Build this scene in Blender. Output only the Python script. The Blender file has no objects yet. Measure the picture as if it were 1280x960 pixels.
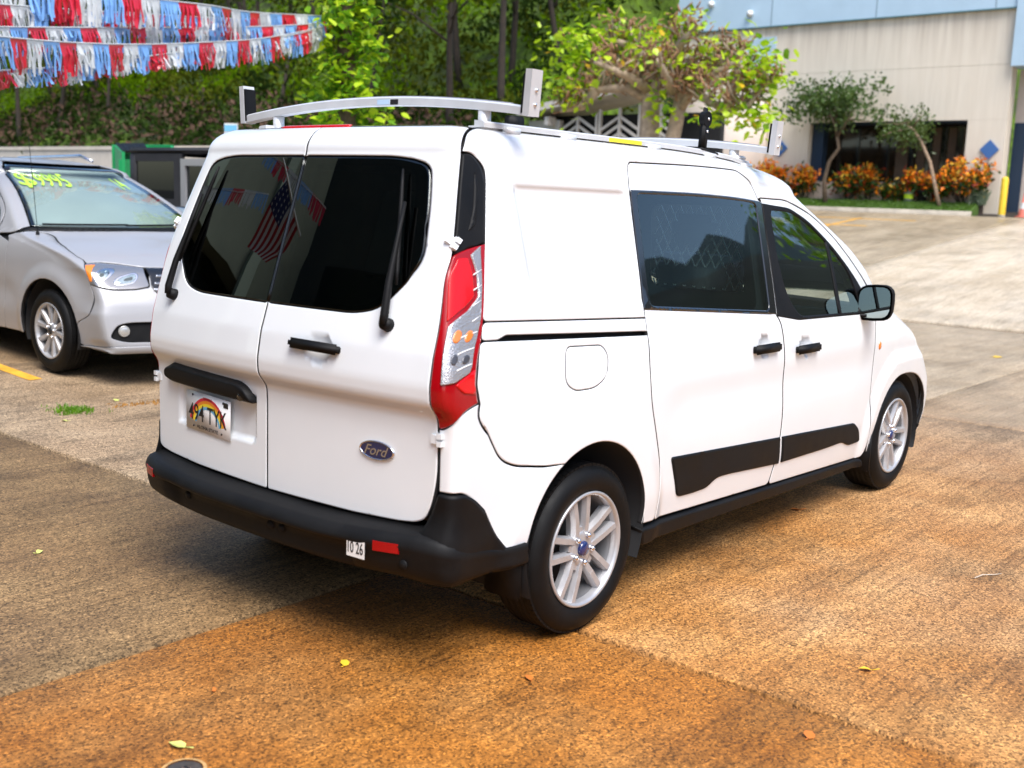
import bpy, bmesh, math, random
import numpy as np
from mathutils import Vector, Matrix
from mathutils.geometry import delaunay_2d_cdt
random.seed(7); RNG=np.random.default_rng(11)
SC=bpy.context.scene; COL=SC.collection
# ------------------------------------------------------------------ camera
CAMP=(-3.2031149,-3.1513039,1.5807072); YAW,PIT,ROL,FPX=0.6908714,-0.1642036,0.0382068,1368.42
def cam_axes():
    f=np.array([math.cos(YAW)*math.cos(PIT),math.sin(YAW)*math.cos(PIT),math.sin(PIT)])
    r=np.cross(f,[0,0,1]); r/=np.linalg.norm(r); u=np.cross(r,f)
    return f,math.cos(ROL)*r+math.sin(ROL)*u,-math.sin(ROL)*r+math.cos(ROL)*u
CF,CR,CU=cam_axes()
cd=bpy.data.cameras.new('camera'); cam=bpy.data.objects.new('camera',cd); COL.objects.link(cam)
cd.sensor_fit='HORIZONTAL'; cd.sensor_width=36; cd.lens=FPX/1280*36; cd.clip_start=.05; cd.clip_end=3000
m=Matrix.Identity(4)
for i in range(3): m[i][0],m[i][1],m[i][2],m[i][3]=CR[i],CU[i],-CF[i],CAMP[i]
cam.matrix_world=m; SC.camera=cam
cd.dof.use_dof=True; cd.dof.focus_distance=4.8; cd.dof.aperture_fstop=2.8
# ------------------------------------------------------------------ sky, sun, exposure
SUN_EL,SUN_AZ=56.0,-120.0      # degrees; direction the light comes from (azimuth from +x towards +y)
W=bpy.data.worlds.new('World'); SC.world=W; W.use_nodes=True
nt=W.node_tree; bg=nt.nodes['Background']
sky=nt.nodes.new('ShaderNodeTexSky'); sky.sky_type='NISHITA'; sky.sun_disc=False
sky.sun_elevation=math.radians(SUN_EL); sky.sun_rotation=math.radians(90-SUN_AZ)
sky.dust_density=2.0; sky.air_density=1.0; sky.ozone_density=.6
# thick even cloud: the blue of the clear sky is mostly washed out to white-grey
hsv=nt.nodes.new('ShaderNodeHueSaturation'); hsv.inputs['Saturation'].default_value=1.15
nt.links.new(sky.outputs[0],hsv.inputs['Color'])
nt.links.new(hsv.outputs[0],bg.inputs['Color']); bg.inputs['Strength'].default_value=.095
sl=bpy.data.lights.new('sun','SUN'); sl.energy=1.5; sl.angle=math.radians(34); sl.color=(1,.995,.985)
so=bpy.data.objects.new('sun',sl); COL.objects.link(so)
e,a=math.radians(SUN_EL),math.radians(SUN_AZ)
so.rotation_euler=Vector((math.cos(e)*math.cos(a),math.cos(e)*math.sin(a),math.sin(e))).to_track_quat('Z','Y').to_euler()
SC.view_settings.view_transform='Standard'; SC.view_settings.look='None'; SC.view_settings.exposure=1.55; SC.view_settings.gamma=1
SC.view_settings.use_curve_mapping=False
SC.cycles.max_bounces=8; SC.cycles.transparent_max_bounces=12
# ------------------------------------------------------------------ materials
MATS={}
class NT:
    """small helper to write node trees"""
    def __init__(s,m): s.m=m; s.t=m.node_tree; s.b=s.t.nodes['Principled BSDF']; s.out=s.t.nodes['Material Output']
    def n(s,k,**kw):
        o=s.t.nodes.new('ShaderNode'+k)
        for a,v in kw.items(): setattr(o,a,v)
        return o
    def l(s,a,b): s.t.links.new(a,b)
    def val(s,sock,v):
        if hasattr(v,'is_linked') or hasattr(v,'links'): s.l(v,sock)
        else: sock.default_value=v
    def pos(s): return s.n('NewGeometry').outputs['Position']
    def obj(s): return s.n('TexCoord').outputs['Object']
    def mapv(s,v,scale=(1,1,1),rot=(0,0,0),loc=(0,0,0)):
        o=s.n('Mapping'); s.l(v,o.inputs[0]); o.inputs['Scale'].default_value=scale; o.inputs['Rotation'].default_value=rot; o.inputs['Location'].default_value=loc; return o.outputs[0]
    def noise(s,v,scale,detail=4,rough=.55,dist=0):
        o=s.n('TexNoise'); s.l(v,o.inputs['Vector']); o.inputs['Scale'].default_value=scale; o.inputs['Detail'].default_value=detail; o.inputs['Roughness'].default_value=rough; o.inputs['Distortion'].default_value=dist; return o.outputs['Fac']
    def voro(s,v,scale,out='Color',feature='F1'):
        o=s.n('TexVoronoi',feature=feature); s.l(v,o.inputs['Vector']); o.inputs['Scale'].default_value=scale; return o.outputs[out]
    def ramp(s,f,stops):
        o=s.n('ValToRGB'); s.l(f,o.inputs[0]); e=o.color_ramp.elements
        while len(e)<len(stops): e.new(.5)
        for el,(p,c) in zip(e,stops):
            el.position=p; el.color=(c,c,c,1) if isinstance(c,(int,float)) else (*c,1)
        return o.outputs[0]
    def rng(s,f,a,b,c,d):
        o=s.n('MapRange'); s.l(f,o.inputs[0]); o.inputs[1].default_value=a; o.inputs[2].default_value=b; o.inputs[3].default_value=c; o.inputs[4].default_value=d; return o.outputs[0]
    def math(s,op,a,b=0,clamp=False):
        o=s.n('Math',operation=op,use_clamp=clamp); s.val(o.inputs[0],a); s.val(o.inputs[1],b); return o.outputs[0]
    def mix(s,f,a,b,mode='MIX'):
        o=s.n('Mix',data_type='RGBA',blend_type=mode); s.val(o.inputs[0],f)
        for i,v in ((6,a),(7,b)):
            if isinstance(v,tuple): v=(*v,1)
            s.val(o.inputs[i],v)
        return o.outputs[2]
    def bump(s,h,strength=.3,dist=.01,normal=None):
        o=s.n('Bump'); s.l(h,o.inputs['Height']); o.inputs['Strength'].default_value=strength; o.inputs['Distance'].default_value=dist
        if normal is not None: s.l(normal,o.inputs['Normal'])
        s.l(o.outputs[0],s.b.inputs['Normal']); return o.outputs[0]
def newmat(name):
    m=bpy.data.materials.new(name); m.use_nodes=True; MATS[name]=m; return NT(m)
def M(name,col=(.5,.5,.5),rough=.5,metal=0,coat=0,spec=.5,var=0,vscale=8,bump=0,bscale=60,emit=None,trans=None):
    if name in MATS: return MATS[name]
    n=newmat(name); b=n.b
    b.inputs['Base Color'].default_value=(*col,1); b.inputs['Roughness'].default_value=rough; b.inputs['Metallic'].default_value=metal
    b.inputs['Coat Weight'].default_value=coat; b.inputs['Coat Roughness'].default_value=.04; b.inputs['Specular IOR Level'].default_value=spec
    if var:
        f=n.noise(n.obj(),vscale,5,.6)
        n.l(n.mix(n.rng(f,.3,.7,0,1),tuple(c*(1-var) for c in col),tuple(min(1,c*(1+var)) for c in col)),b.inputs['Base Color'])
        n.l(n.rng(f,.3,.7,max(.02,rough-.08),min(1,rough+.08)),b.inputs['Roughness'])
    if bump: n.bump(n.noise(n.obj(),bscale,4),bump,.004)
    return n.m
def glass(name,tint,rough=.0,ior=1.5,boost=1.0):
    n=newmat(name); t=n.n('BsdfTransparent'); t.inputs[0].default_value=(*tint,1)
    g=n.n('BsdfGlossy'); g.inputs['Roughness'].default_value=rough; g.inputs['Color'].default_value=(.95,1,.98,1)
    f=n.n('Fresnel'); f.inputs[0].default_value=ior; mx=n.n('MixShader')
    n.l(n.math('MULTIPLY',f.outputs[0],boost,True),mx.inputs[0]); n.l(t.outputs[0],mx.inputs[1]); n.l(g.outputs[0],mx.inputs[2]); n.l(mx.outputs[0],n.out.inputs[0])
    n.t.nodes.remove(n.b); return n.m
# ------------------------------------------------------------------ objects
def link(o,parent=None):
    COL.objects.link(o)
    if parent is not None: o.parent=parent
    return o
def tag(o,label,cat,group=None):
    o['label']=label; o['category']=cat
    if group: o['group']=group
    return o
def thing(name,label,cat,loc=(0,0,0),rz=0,group=None):
    o=bpy.data.objects.new(name,None); link(o); o.location=loc; o.rotation_euler=(0,0,rz); o.empty_display_size=.2
    return tag(o,label,cat,group)
def dup(root,loc=None,rz=None,label=None):
    r=root.copy(); COL.objects.link(r)
    if loc is not None: r.location=loc
    if rz is not None: r.rotation_euler=(0,0,rz)
    if label: r['label']=label
    for ch in list(root.children):
        c=ch.copy(); COL.objects.link(c); c.parent=r
        for g in list(ch.children):
            d=g.copy(); COL.objects.link(d); d.parent=c
    return r
class MB:
    def __init__(s): s.v=[]; s.f=[]; s.m=[]; s.sm=[]
    def add(s,V,F,mi=0,smooth=False):
        o=len(s.v); s.v.extend([tuple(map(float,p)) for p in V]); s.f.extend([tuple(i+o for i in f) for f in F]); s.m.extend([mi]*len(F)); s.sm.extend([smooth]*len(F)); return s
    def box(s,lo,hi,mi=0,xf=None,bev=0):
        x0,y0,z0=lo; x1,y1,z1=hi
        if bev:
            bm=bmesh.new(); bmesh.ops.create_cube(bm,size=1)
            for v in bm.verts: v.co=Vector((x0+(v.co.x+.5)*(x1-x0),y0+(v.co.y+.5)*(y1-y0),z0+(v.co.z+.5)*(z1-z0)))
            bmesh.ops.bevel(bm,geom=bm.edges[:],offset=bev,segments=2,affect='EDGES')
            V=[v.co.copy() for v in bm.verts]; bm.verts.index_update(); F=[[v.index for v in f.verts] for f in bm.faces]; bm.free()
            if xf is not None: V=[xf@p for p in V]
            return s.add(V,F,mi,True)
        V=[(x0,y0,z0),(x1,y0,z0),(x1,y1,z0),(x0,y1,z0),(x0,y0,z1),(x1,y0,z1),(x1,y1,z1),(x0,y1,z1)]
        if xf is not None: V=[xf@Vector(p) for p in V]
        return s.add(V,[(0,3,2,1),(4,5,6,7),(0,1,5,4),(1,2,6,5),(2,3,7,6),(3,0,4,7)],mi)
    def tube(s,pts,rad,n=8,mi=0,caps=True,sm=True):
        pts=[Vector(p) for p in pts]; k=len(pts); rad=[rad]*k if isinstance(rad,(int,float)) else rad
        V=[];F=[]; ref=None
        for i,p in enumerate(pts):
            d=(pts[min(i+1,k-1)]-pts[max(i-1,0)]).normalized()
            if ref is None: ref=d.orthogonal().normalized()
            ref=(ref-d*ref.dot(d)).normalized(); q=d.cross(ref)
            for j in range(n):
                t=2*math.pi*j/n; V.append(p+(ref*math.cos(t)+q*math.sin(t))*rad[i])
        for i in range(k-1):
            for j in range(n): F.append((i*n+j,i*n+(j+1)%n,(i+1)*n+(j+1)%n,(i+1)*n+j))
        if caps: F.append(tuple(range(n))[::-1]); F.append(tuple(range((k-1)*n,k*n)))
        return s.add(V,F,mi,sm)
    def lathe(s,prof,n=32,axis='z',c=(0,0,0),mi=0,close=False,sm=True):
        """prof: (radius, height) list round an axis through c"""
        V=[];F=[];k=len(prof)
        for j in range(n):
            t=2*math.pi*j/n; ca,sa=math.cos(t),math.sin(t)
            for r,h in prof:
                p={'z':(r*ca,r*sa,h),'y':(r*sa,h,r*ca),'x':(h,r*ca,r*sa)}[axis]; V.append((p[0]+c[0],p[1]+c[1],p[2]+c[2]))
        for j in range(n):
            a,b=j*k,((j+1)%n)*k
            for i in range(k-1 if not close else k):
                i2=(i+1)%k; F.append((a+i,b+i,b+i2,a+i2))
        return s.add(V,F,mi,sm)
    def prism(s,poly,h0,h1,axis='z',mi=0,xf=None):
        n=len(poly); mk={'z':lambda p,h:(p[0],p[1],h),'y':lambda p,h:(p[0],h,p[1]),'x':lambda p,h:(h,p[0],p[1])}[axis]
        V=[mk(p,h0) for p in poly]+[mk(p,h1) for p in poly]
        if xf is not None: V=[xf@Vector(p) for p in V]
        F=[tuple(range(n))[::-1],tuple(range(n,2*n))]+[(i,(i+1)%n,n+(i+1)%n,n+i) for i in range(n)]
        return s.add(V,F,mi)
    def build(s,name,mats,parent=None,loc=None,fixn=True,kind=None):
        me=bpy.data.meshes.new(name); me.from_pydata(s.v,[],s.f)
        if not isinstance(mats,(list,tuple)): mats=[mats]
        for mm in mats: me.materials.append(mm)
        me.polygons.foreach_set('material_index',s.m); me.polygons.foreach_set('use_smooth',s.sm)
        if fixn and len(s.f)<60000:
            bm=bmesh.new(); bm.from_mesh(me); bmesh.ops.recalc_face_normals(bm,faces=bm.faces); bm.to_mesh(me); bm.free()
        me.update()
        o=bpy.data.objects.new(name,me); link(o,parent)
        if loc is not None: o.location=loc
        if kind: o['kind']=kind
        return o
def text_mesh(txt,size,depth=.0006,shear=0,align='CENTER',bold=0,res=4):
    cu=bpy.data.curves.new('t','FONT'); cu.body=txt; cu.size=size; cu.extrude=depth; cu.shear=shear; cu.align_x=align; cu.align_y='CENTER'; cu.offset=bold; cu.resolution_u=res
    o=bpy.data.objects.new('t',cu); COL.objects.link(o); bpy.context.view_layer.update()
    me=bpy.data.meshes.new_from_object(o); bpy.data.objects.remove(o); bpy.data.curves.remove(cu)
    V=[tuple(v.co) for v in me.vertices]; F=[tuple(p.vertices) for p in me.polygons]; bpy.data.meshes.remove(me); return V,F
def frame_xf(origin,ex,ey):
    ex=Vector(ex).normalized(); ey=Vector(ey); ey=(ey-ex*ey.dot(ex)).normalized(); ez=ex.cross(ey)
    m=Matrix.Identity(4)
    for i in range(3): m[i][0],m[i][1],m[i][2],m[i][3]=ex[i],ey[i],ez[i],origin[i]
    return m
def smtab(xs, ys, lo, hi, sig, n=2000):
    g=np.linspace(lo,hi,n); y=np.interp(g,xs,ys); h=(hi-lo)/(n-1); m=int(3*sig/h)+1
    k=np.exp(-.5*(np.arange(-m,m+1)*h/sig)**2); k/=k.sum()
    y=np.convolve(np.pad(y,m,mode='reflect',reflect_type='odd'),k,'valid')
    return lambda q: np.interp(q,g,y)
def sst(a,b,x):
    t=np.clip((x-a)/(b-a),0,1); return t*t*(3-2*t)
# ---- van body surface: right half, x forward, y>0 here means outward (mirrored when placed) ----
class VanSurf:
    v0=1.73; rr=.10; ry=.12; rx=.11; R=.15; bow=.05; bowF=.20; RF=.20; lowRF=.20; lowB=.35; ft=.17; tight=True
    def __init__(s):
        s.w=smtab([.1,.3,.45,.7,.9,1.05,1.13,1.2,1.4,1.65,1.73],[.83,.87,.893,.903,.907,.893,.870,.85,.7935,.7228,.699],.1,1.73,.025)
        s.xr=smtab([.3,.45,.5,.84,.898,.945,1.0,1.1,1.19,1.35,1.55,1.69,1.73],[-.76,-.770,-.774,-.774,-.777,-.815,-.819,-.803,-.775,-.725,-.66,-.615,-.602],.3,1.73,.0095)
        s.xf=smtab([.2,.47,.62,.75,.87,.94,1.05,1.12,1.19,1.30,1.44,1.55,1.63,1.71,1.73],[3.50,3.57,3.52,3.38,3.26,3.17,2.91,2.75,2.68,2.61,2.46,2.29,2.14,1.96,1.91],.2,1.73,.02)
        s.drop=smtab([-1,.9,1.3,1.7,2.1,4],[0,0,.012,.045,.07,.07],-1,4,.1)
    def tops(s,v):
        a=np.clip((v-s.v0)/s.rr,0,np.pi/2); d=np.maximum(0,v-s.v0-s.rr*np.pi/2)
        return a,d
    def zz(s,x,v):
        a,d=s.tops(v)
        z=np.where(v<s.v0,v,s.v0+s.rr*np.sin(a)+.03*(1-np.clip(1-d/.55,0,1)**2))
        return z-s.drop(x)*sst(1.2,1.73,v)
    def W(s,x,v):
        a,d=s.tops(v)
        w=s.w(np.minimum(v,s.v0))-s.ry*(1-np.cos(a))-d
        w=w-.02*np.clip((.5-x)/1.1,0,None)**2-.055*np.clip((x-2.3)/1.2,0,None)**2-s.ft*np.clip((x-3.12)/.55,0,None)**2
        return w+s.disp(x,v)
    def disp(s,x,v):
        o=0
        for cx in (0,3.062):
            r=np.hypot(x-cx,v-.33); o=o+.020*(1-sst(.44,.54,r))
            # outer fender swell
        o=o+.010*np.exp(-((v-1.0)/.05)**2)*0
        # recessed quarter panel
        o=o-.013*s.boxm(x,v)
        # door flank scallop
        o=o-.008*np.exp(-((v-.80)/.10)**2)*sst(.45,.65,x)*(1-sst(2.45,2.65,x))
        return o
    def boxm(s,x,v):
        l=-.285+np.clip((1.34-v)/.12,0,1)**2*.10   # left edge slants in at the bottom
        e=.012
        return sst(-e,e,x-l)*sst(-e,e,v-1.222)*sst(-e,e,1.632-v)*(1-sst(.345,.375,x))
    def Xr(s,v):
        a,d=s.tops(v); return s.xr(np.minimum(v,s.v0))+s.rx*(1-np.cos(a))+d
    def Xf(s,v):
        a,d=s.tops(v); return s.xf(np.minimum(v,s.v0))-.42*(1-np.cos(a))-d
    def bF(s,v): return s.bowF+s.lowB*(1-sst(.86,1.10,v))
    def rf(s,v): return s.RF+s.lowRF*(1-sst(.86,1.10,v))
    def _bez(s,A,ta,B,tb,t):
        # cubic with tangents scaled
        L=np.hypot(B[0]-A[0],B[1]-A[1])*.39*1.0
        k=.5523/ .7071*np.hypot(B[0]-A[0],B[1]-A[1])
        k=k
        P1=(A[0]+ta[0]*k,A[1]+ta[1]*k); P2=(B[0]-tb[0]*k,B[1]-tb[1]*k)
        b0=(1-t)**3;b1=3*t*(1-t)**2;b2=3*t*t*(1-t);b3=t**3
        return b0*A[0]+b1*P1[0]+b2*P2[0]+b3*B[0], b0*A[1]+b1*P1[1]+b2*P2[1]+b3*B[1]
    def _corner(s,v):
        a,d=s.tops(v); R=s.R
        xr=s.Xr(v); 
        Wc=s.W(xr+R+.05,v); yA=np.maximum(Wc-R,.01); Wn=np.maximum(Wc,.05)
        xA=xr+s.bow*(yA/Wn)**2; ta=np.array([2*s.bow*yA/Wn**2,np.ones_like(yA)]); ta=ta/np.hypot(*ta)
        xB=xr+s.bow+R; yB=s.W(xB,v); h=.01; tb=np.array([np.full_like(yB,h),s.W(xB+h,v)-yB]); tb=tb/np.hypot(*tb)
        return xr,yA,Wn,(xA,yA),ta,(xB,yB),tb
    LC=.235
    def rear(s,p,v):
        """p = run along the loop from the rear centre line; returns x,y(outward),z"""
        p=np.asarray(p,float); v=np.asarray(v,float)+0*p; p=p+0*v
        xr,yA,Wn,A,ta,B,tb=s._corner(v)
        t=np.clip((p-yA)/s.LC,0,1)
        cx,cy=s._bez(A,ta,B,tb,t)
        x=np.where(p<yA,xr+s.bow*(p/Wn)**2,cx); y=np.where(p<yA,p,cy)
        ov=np.maximum(p-yA-s.LC,0); xs=B[0]+ov
        x=np.where(ov>0,xs,x); y=np.where(ov>0,s.W(xs,v),y)
        return np.stack([x,y,s.zz(x,v)],-1)
    def p_of_side(s,x,v):
        xr,yA,Wn,A,ta,B,tb=s._corner(np.asarray(v,float)); return yA+s.LC+(x-B[0])
    def side(s,x,v):
        x=np.asarray(x,float); v=np.asarray(v,float)+0*x; x=x+0*v
        xr,yA,Wn,A,ta,B,tb=s._corner(v)
        out=s.rear(yA+s.LC+np.minimum(x-B[0],0),v)
        # front part
        xf=s.Xf(v); RF=s.rf(v); xb=xf-RF
        yb=s.W(xb,v); h=.01; t1=np.array([np.full_like(yb,h),np.minimum(yb-s.W(xb-h,v),-.10*h)]); t1=t1/np.hypot(*t1)
        yF=np.maximum(yb-RF,.02); Wf=np.maximum(yb,.05); bF=s.bF(v); xF=xf+bF*(1-(yF/Wf)**2)*.5
        t2=np.array([bF*yF/Wf**2,-np.ones_like(yF)]); t2=t2/np.hypot(*t2)
        q=x-xb; LF=1.55*RF
        t=np.clip(q/LF,0,1); cx,cy=s._bez((xb,yb),t1,(xF,yF),t2,t)
        ov=np.maximum(q-LF,0); yy=yF-ov; fx=xf+bF*(1-(yy/Wf)**2)*.5
        X=np.where(x<=B[0],out[...,0],np.where(q<=0,x,np.where(ov>0,fx,cx)))
        Y=np.where(x<=B[0],out[...,1],np.where(q<=0,s.W(x,v),np.where(ov>0,yy,cy)))
        return np.stack([X,Y,s.zz(X,v)],-1)
    def x_front_center(s,v):
        xf=s.Xf(v); RF=s.rf(v); xb=xf-RF; yb=s.W(xb,v); return xb+1.55*RF+np.maximum(yb-RF,.02)
# ------------------------------------------------------------------ panels cut from a body surface
def rnd(poly,r=.02,seg=5):
    """round the corners of a closed outline; a point may carry its own radius as a third value"""
    out=[];n=len(poly)
    for i in range(n):
        p=np.array(poly[i][:2],float); rr=poly[i][2] if len(poly[i])>2 else r
        a=np.array(poly[i-1][:2],float)-p; b=np.array(poly[(i+1)%n][:2],float)-p
        la,lb=np.hypot(*a),np.hypot(*b); k=min(rr,la*.48,lb*.48)
        if k<1e-4: out.append(tuple(p)); continue
        A=p+a/la*k; B=p+b/lb*k
        for j in range(seg+1):
            t=j/seg; out.append(tuple((1-t)**2*A+2*t*(1-t)*p+t*t*B))
    return out
def area(P):
    P=np.asarray(P); x,y=P[:,0],P[:,1]; return .5*np.sum(x*np.roll(y,-1)-np.roll(x,-1)*y)
def resample(P,step):
    P=np.asarray(P,float); out=[]
    for a,b in zip(P,np.roll(P,-1,axis=0)):
        d=np.hypot(*(b-a)); k=max(1,int(math.ceil(d/step)))
        if d<1e-6: continue
        for j in range(k): out.append(a+(b-a)*j/k)
    return np.array(out)
def inset(P,d):
    P=np.asarray(P,float); e=np.roll(P,-1,axis=0)-P; e/=np.maximum(np.hypot(e[:,0],e[:,1]),1e-9)[:,None]
    n=np.stack([-e[:,1],e[:,0]],-1); m=n+np.roll(n,1,axis=0); m/=np.maximum((m**2).sum(1)/2,.35)[:,None]
    return P+m*d
def inpoly(P,x,y):
    c=np.zeros(x.shape,bool)
    for (x0,y0),(x1,y1) in zip(P,np.roll(P,-1,axis=0)):
        if y0==y1: continue
        c^=((y0>y)!=(y1>y))&(x<(x1-x0)*(y-y0)/(y1-y0)+x0)
    return c
def segdist(P,x,y):
    d=np.full(x.shape,9.)
    for a,b in zip(P,np.roll(P,-1,axis=0)):
        e=b-a; L=max(e@e,1e-12); t=np.clip(((x-a[0])*e[0]+(y-a[1])*e[1])/L,0,1)
        d=np.minimum(d,(x-a[0]-t*e[0])**2+(y-a[1]-t*e[1])**2)
    return np.sqrt(d)
def tuck(V):
    """left rear corner is drawn in tighter than the right one's chart"""
    V=np.array(V,float); L=.758+np.maximum(V[...,0]+.70,-.2)*.26; k=.010; d=V[...,1]-L
    V[...,1]-=np.where((V[...,0]<.15),np.where(d>8*k,d,k*np.log1p(np.exp(np.clip(d/k,-40,40)))),0); return V
def panel(name,chart,outline,mat,parent,holes=(),step=.028,vstep=None,gap=.0016,skirt=.02,lip=.0022,lw=.005,off=0.,disp=None,sgn=-1,sub=None,xform=None):
    """one sheet panel: chart(a,v)->points (x, y outward, z); outline and holes in chart coordinates; sgn -1 right, +1 left"""
    vstep=vstep or step
    loops=[]
    for k,L in enumerate([outline]+list(holes)):
        L=np.asarray([p[:2] for p in L],float)
        if (area(L)>0)!=(k==0): L=L[::-1]
        L=resample(inset(L,gap),step*.75); loops.append(L)
    pts=[];edges=[]
    for L in loops:
        o=len(pts); pts+=[tuple(p) for p in L]; edges+=[(o+i,o+(i+1)%len(L)) for i in range(len(L))]
    nb=len(pts)
    lo=loops[0].min(0); hi=loops[0].max(0)
    gx=np.arange(lo[0]-step,hi[0]+step,step); gy=np.arange(lo[1]-vstep,hi[1]+vstep,vstep)
    A,B=np.meshgrid(gx,gy); A=A.ravel();B=B.ravel()
    ok=inpoly(loops[0],A,B); dist=segdist(loops[0],A,B)
    for L in loops[1:]:
        ok&=~inpoly(L,A,B); dist=np.minimum(dist,segdist(L,A,B))
    ok&=dist>max(lw*1.6,vstep*.45); inner=np.stack([A[ok],B[ok]],-1)
    rim=[]
    for L in loops: rim.append(inset(L,lw))
    rim=np.concatenate(rim); okr=inpoly(loops[0],rim[:,0],rim[:,1])
    for L in loops[1:]: okr&=~inpoly(L,rim[:,0],rim[:,1])
    dd=np.full(len(rim),9.)
    for L in loops: dd=np.minimum(dd,segdist(L,rim[:,0],rim[:,1]))
    rim=rim[okr&(dd>lw*.6)]
    pts+= [tuple(p) for p in rim]+[tuple(p) for p in inner]
    r=delaunay_2d_cdt([Vector(p) for p in pts],edges,[],0,1e-7)
    P2=np.array([tuple(v) for v in r[0]]); F=[tuple(f) for f in r[2]]
    T=np.array(F); cen=P2[T].mean(1); keep=inpoly(loops[0],cen[:,0],cen[:,1])
    for L in loops[1:]: keep&=~inpoly(L,cen[:,0],cen[:,1])
    T=T[keep]
    tri=P2[T]; ar=(tri[:,1,0]-tri[:,0,0])*(tri[:,2,1]-tri[:,0,1])-(tri[:,2,0]-tri[:,0,0])*(tri[:,1,1]-tri[:,0,1])
    T[ar<0]=T[ar<0][:,::-1]; T=T[np.abs(ar)>1e-10]
    a,v=P2[:,0],P2[:,1]; h=4e-4
    def base(a,v): return chart(a,v)
    def nrm(fn):
        n=np.cross(fn(a,v+h)-fn(a,v-h),fn(a+h,v)-fn(a-h,v)); return n/np.maximum(np.linalg.norm(n,axis=1),1e-12)[:,None]
    N0=nrm(base)
    if disp is not None or off:
        D=(disp(a,v) if disp is not None else 0)+off; Q=base(a,v)+N0*np.broadcast_to(D,a.shape)[:,None]
        if disp is not None:
            # normal of the displaced sheet: tilt by the slope of the displacement
            da=(disp(a+h,v)-disp(a-h,v)); dv=(disp(a,v+h)-disp(a,v-h))
            Ta=base(a+h,v)-base(a-h,v)+N0*da[:,None]; Tv=base(a,v+h)-base(a,v-h)+N0*dv[:,None]
            N1=np.cross(Tv,Ta); N1/=np.maximum(np.linalg.norm(N1,axis=1),1e-12)[:,None]
        else: N1=N0
    else: Q=base(a,v); N1=N0
    isb=np.array([len(o)>0 and min(o)<nb for o in r[3]]) if len(r[3])==len(P2) else np.arange(len(P2))<nb
    Q=Q-N0*(isb*lip)[:,None]
    # skirt along boundary edges of the kept triangles
    cnt={}
    for t in T:
        for i in range(3):
            e=(t[i],t[(i+1)%3]); cnt[e]=1
    be=[e for e in cnt if (e[1],e[0]) not in cnt]
    bv=sorted({i for e in be for i in e}); ix={b:len(Q)+k for k,b in enumerate(bv)}
    V=np.concatenate([Q,Q[bv]-N0[bv]*skirt]) if len(bv) else Q
    faces=[tuple(int(i) for i in t) for t in T]+[(int(e[1]),int(e[0]),ix[e[0]],ix[e[1]]) for e in be]
    if sgn>0 and getattr(getattr(chart,'__self__',None),'tight',False): V=tuck(V)
    V=V*np.array([1,sgn,1]); NN=np.concatenate([N1*np.array([1,sgn,1]),np.zeros((len(bv),3))])
    NN[:len(Q)][isb]=0
    if sgn>0: faces=[f[::-1] for f in faces]
    me=bpy.data.meshes.new(name); me.from_pydata(V.tolist(),[],faces); me.materials.append(mat); seal=mat.name in ('white_paint','silver_paint')
    if seal: me.materials.append(MATS['dark_interior']); me.polygons.foreach_set('material_index',[0]*len(T)+[1]*len(be))
    me.polygons.foreach_set('use_smooth',[True]*len(me.polygons)); me.update()
    me.normals_split_custom_set_from_vertices(NN.tolist())
    o=bpy.data.objects.new(name,me); link(o,parent); return o
def front_chart(S):
    def F(a,v):
        a=np.asarray(a,float); q=S.side(S.x_front_center(v)-np.abs(a),v); return q*np.stack([np.ones_like(a),np.where(a>0,-1.,1.),np.ones_like(a)],-1)
    return F
def full(S,half):
    """outline across the whole front from its right half, given in side-chart coordinates"""
    r_=[(float(S.x_front_center(np.array([float(p[1])]))[0])-p[0],)+tuple(p[1:]) for p in half]
    return r_+[(-p[0],)+tuple(p[1:]) for p in r_[::-1]]
def arc(cx,cy,r,a0,a1,n=20):
    return [(cx+r*math.cos(math.radians(a0+(a1-a0)*i/n)),cy+r*math.sin(math.radians(a0+(a1-a0)*i/n))) for i in range(n+1)]
def ell(cx,cy,rx,ry,n=24): return [(cx+rx*math.cos(2*math.pi*i/n),cy+ry*math.sin(2*math.pi*i/n)) for i in range(n)]
# ------------------------------------------------------------------ shared paint and trim materials
def paint(name,col,flake=0,rough=.28,coat=1.0):
    n=newmat(name); b=n.b; f=n.noise(n.obj(),3.,5,.6)
    n.l(n.mix(n.rng(f,.3,.7,0,1),tuple(c*.965 for c in col),col),b.inputs['Base Color'])
    b.inputs['Roughness'].default_value=rough; b.inputs['Metallic'].default_value=flake; b.inputs['Coat Weight'].default_value=coat; b.inputs['Coat Roughness'].default_value=.03
    return n.m
def plastic(name,col,rough=.55):
    n=newmat(name); b=n.b; f=n.noise(n.obj(),420,3,.6); g=n.noise(n.obj(),5,5,.65)
    n.l(n.mix(n.rng(g,.35,.75,0,1),col,tuple(c*1.5+.004 for c in col)),b.inputs['Base Color'])
    n.l(n.rng(g,.3,.7,rough-.08,rough+.1),b.inputs['Roughness']); n.bump(f,.25,.0015); b.inputs['Specular IOR Level'].default_value=.20; return n.m
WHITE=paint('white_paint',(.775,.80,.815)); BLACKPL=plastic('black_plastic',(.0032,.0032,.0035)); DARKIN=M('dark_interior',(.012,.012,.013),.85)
GLOSSBLK=M('gloss_black',(.008,.008,.009),.12,coat=.6)
TINT=glass('privacy_glass',(.040,.056,.052),0,1.52,1.3); TINT2=glass('side_privacy_glass',(.64,.82,.78),0,1.52,1.6); CLEAR=glass('clear_glass',(.42,.50,.46),0,1.52,1.9)
RUBBER=M('tyre_rubber',(.0030,.0030,.0032),.6,spec=.22,var=.25,vscale=14,bump=.15,bscale=160)
ALLOY=M('alloy',(.44,.44,.45),.36,metal=.45,var=.05,vscale=20,coat=.4)
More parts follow.
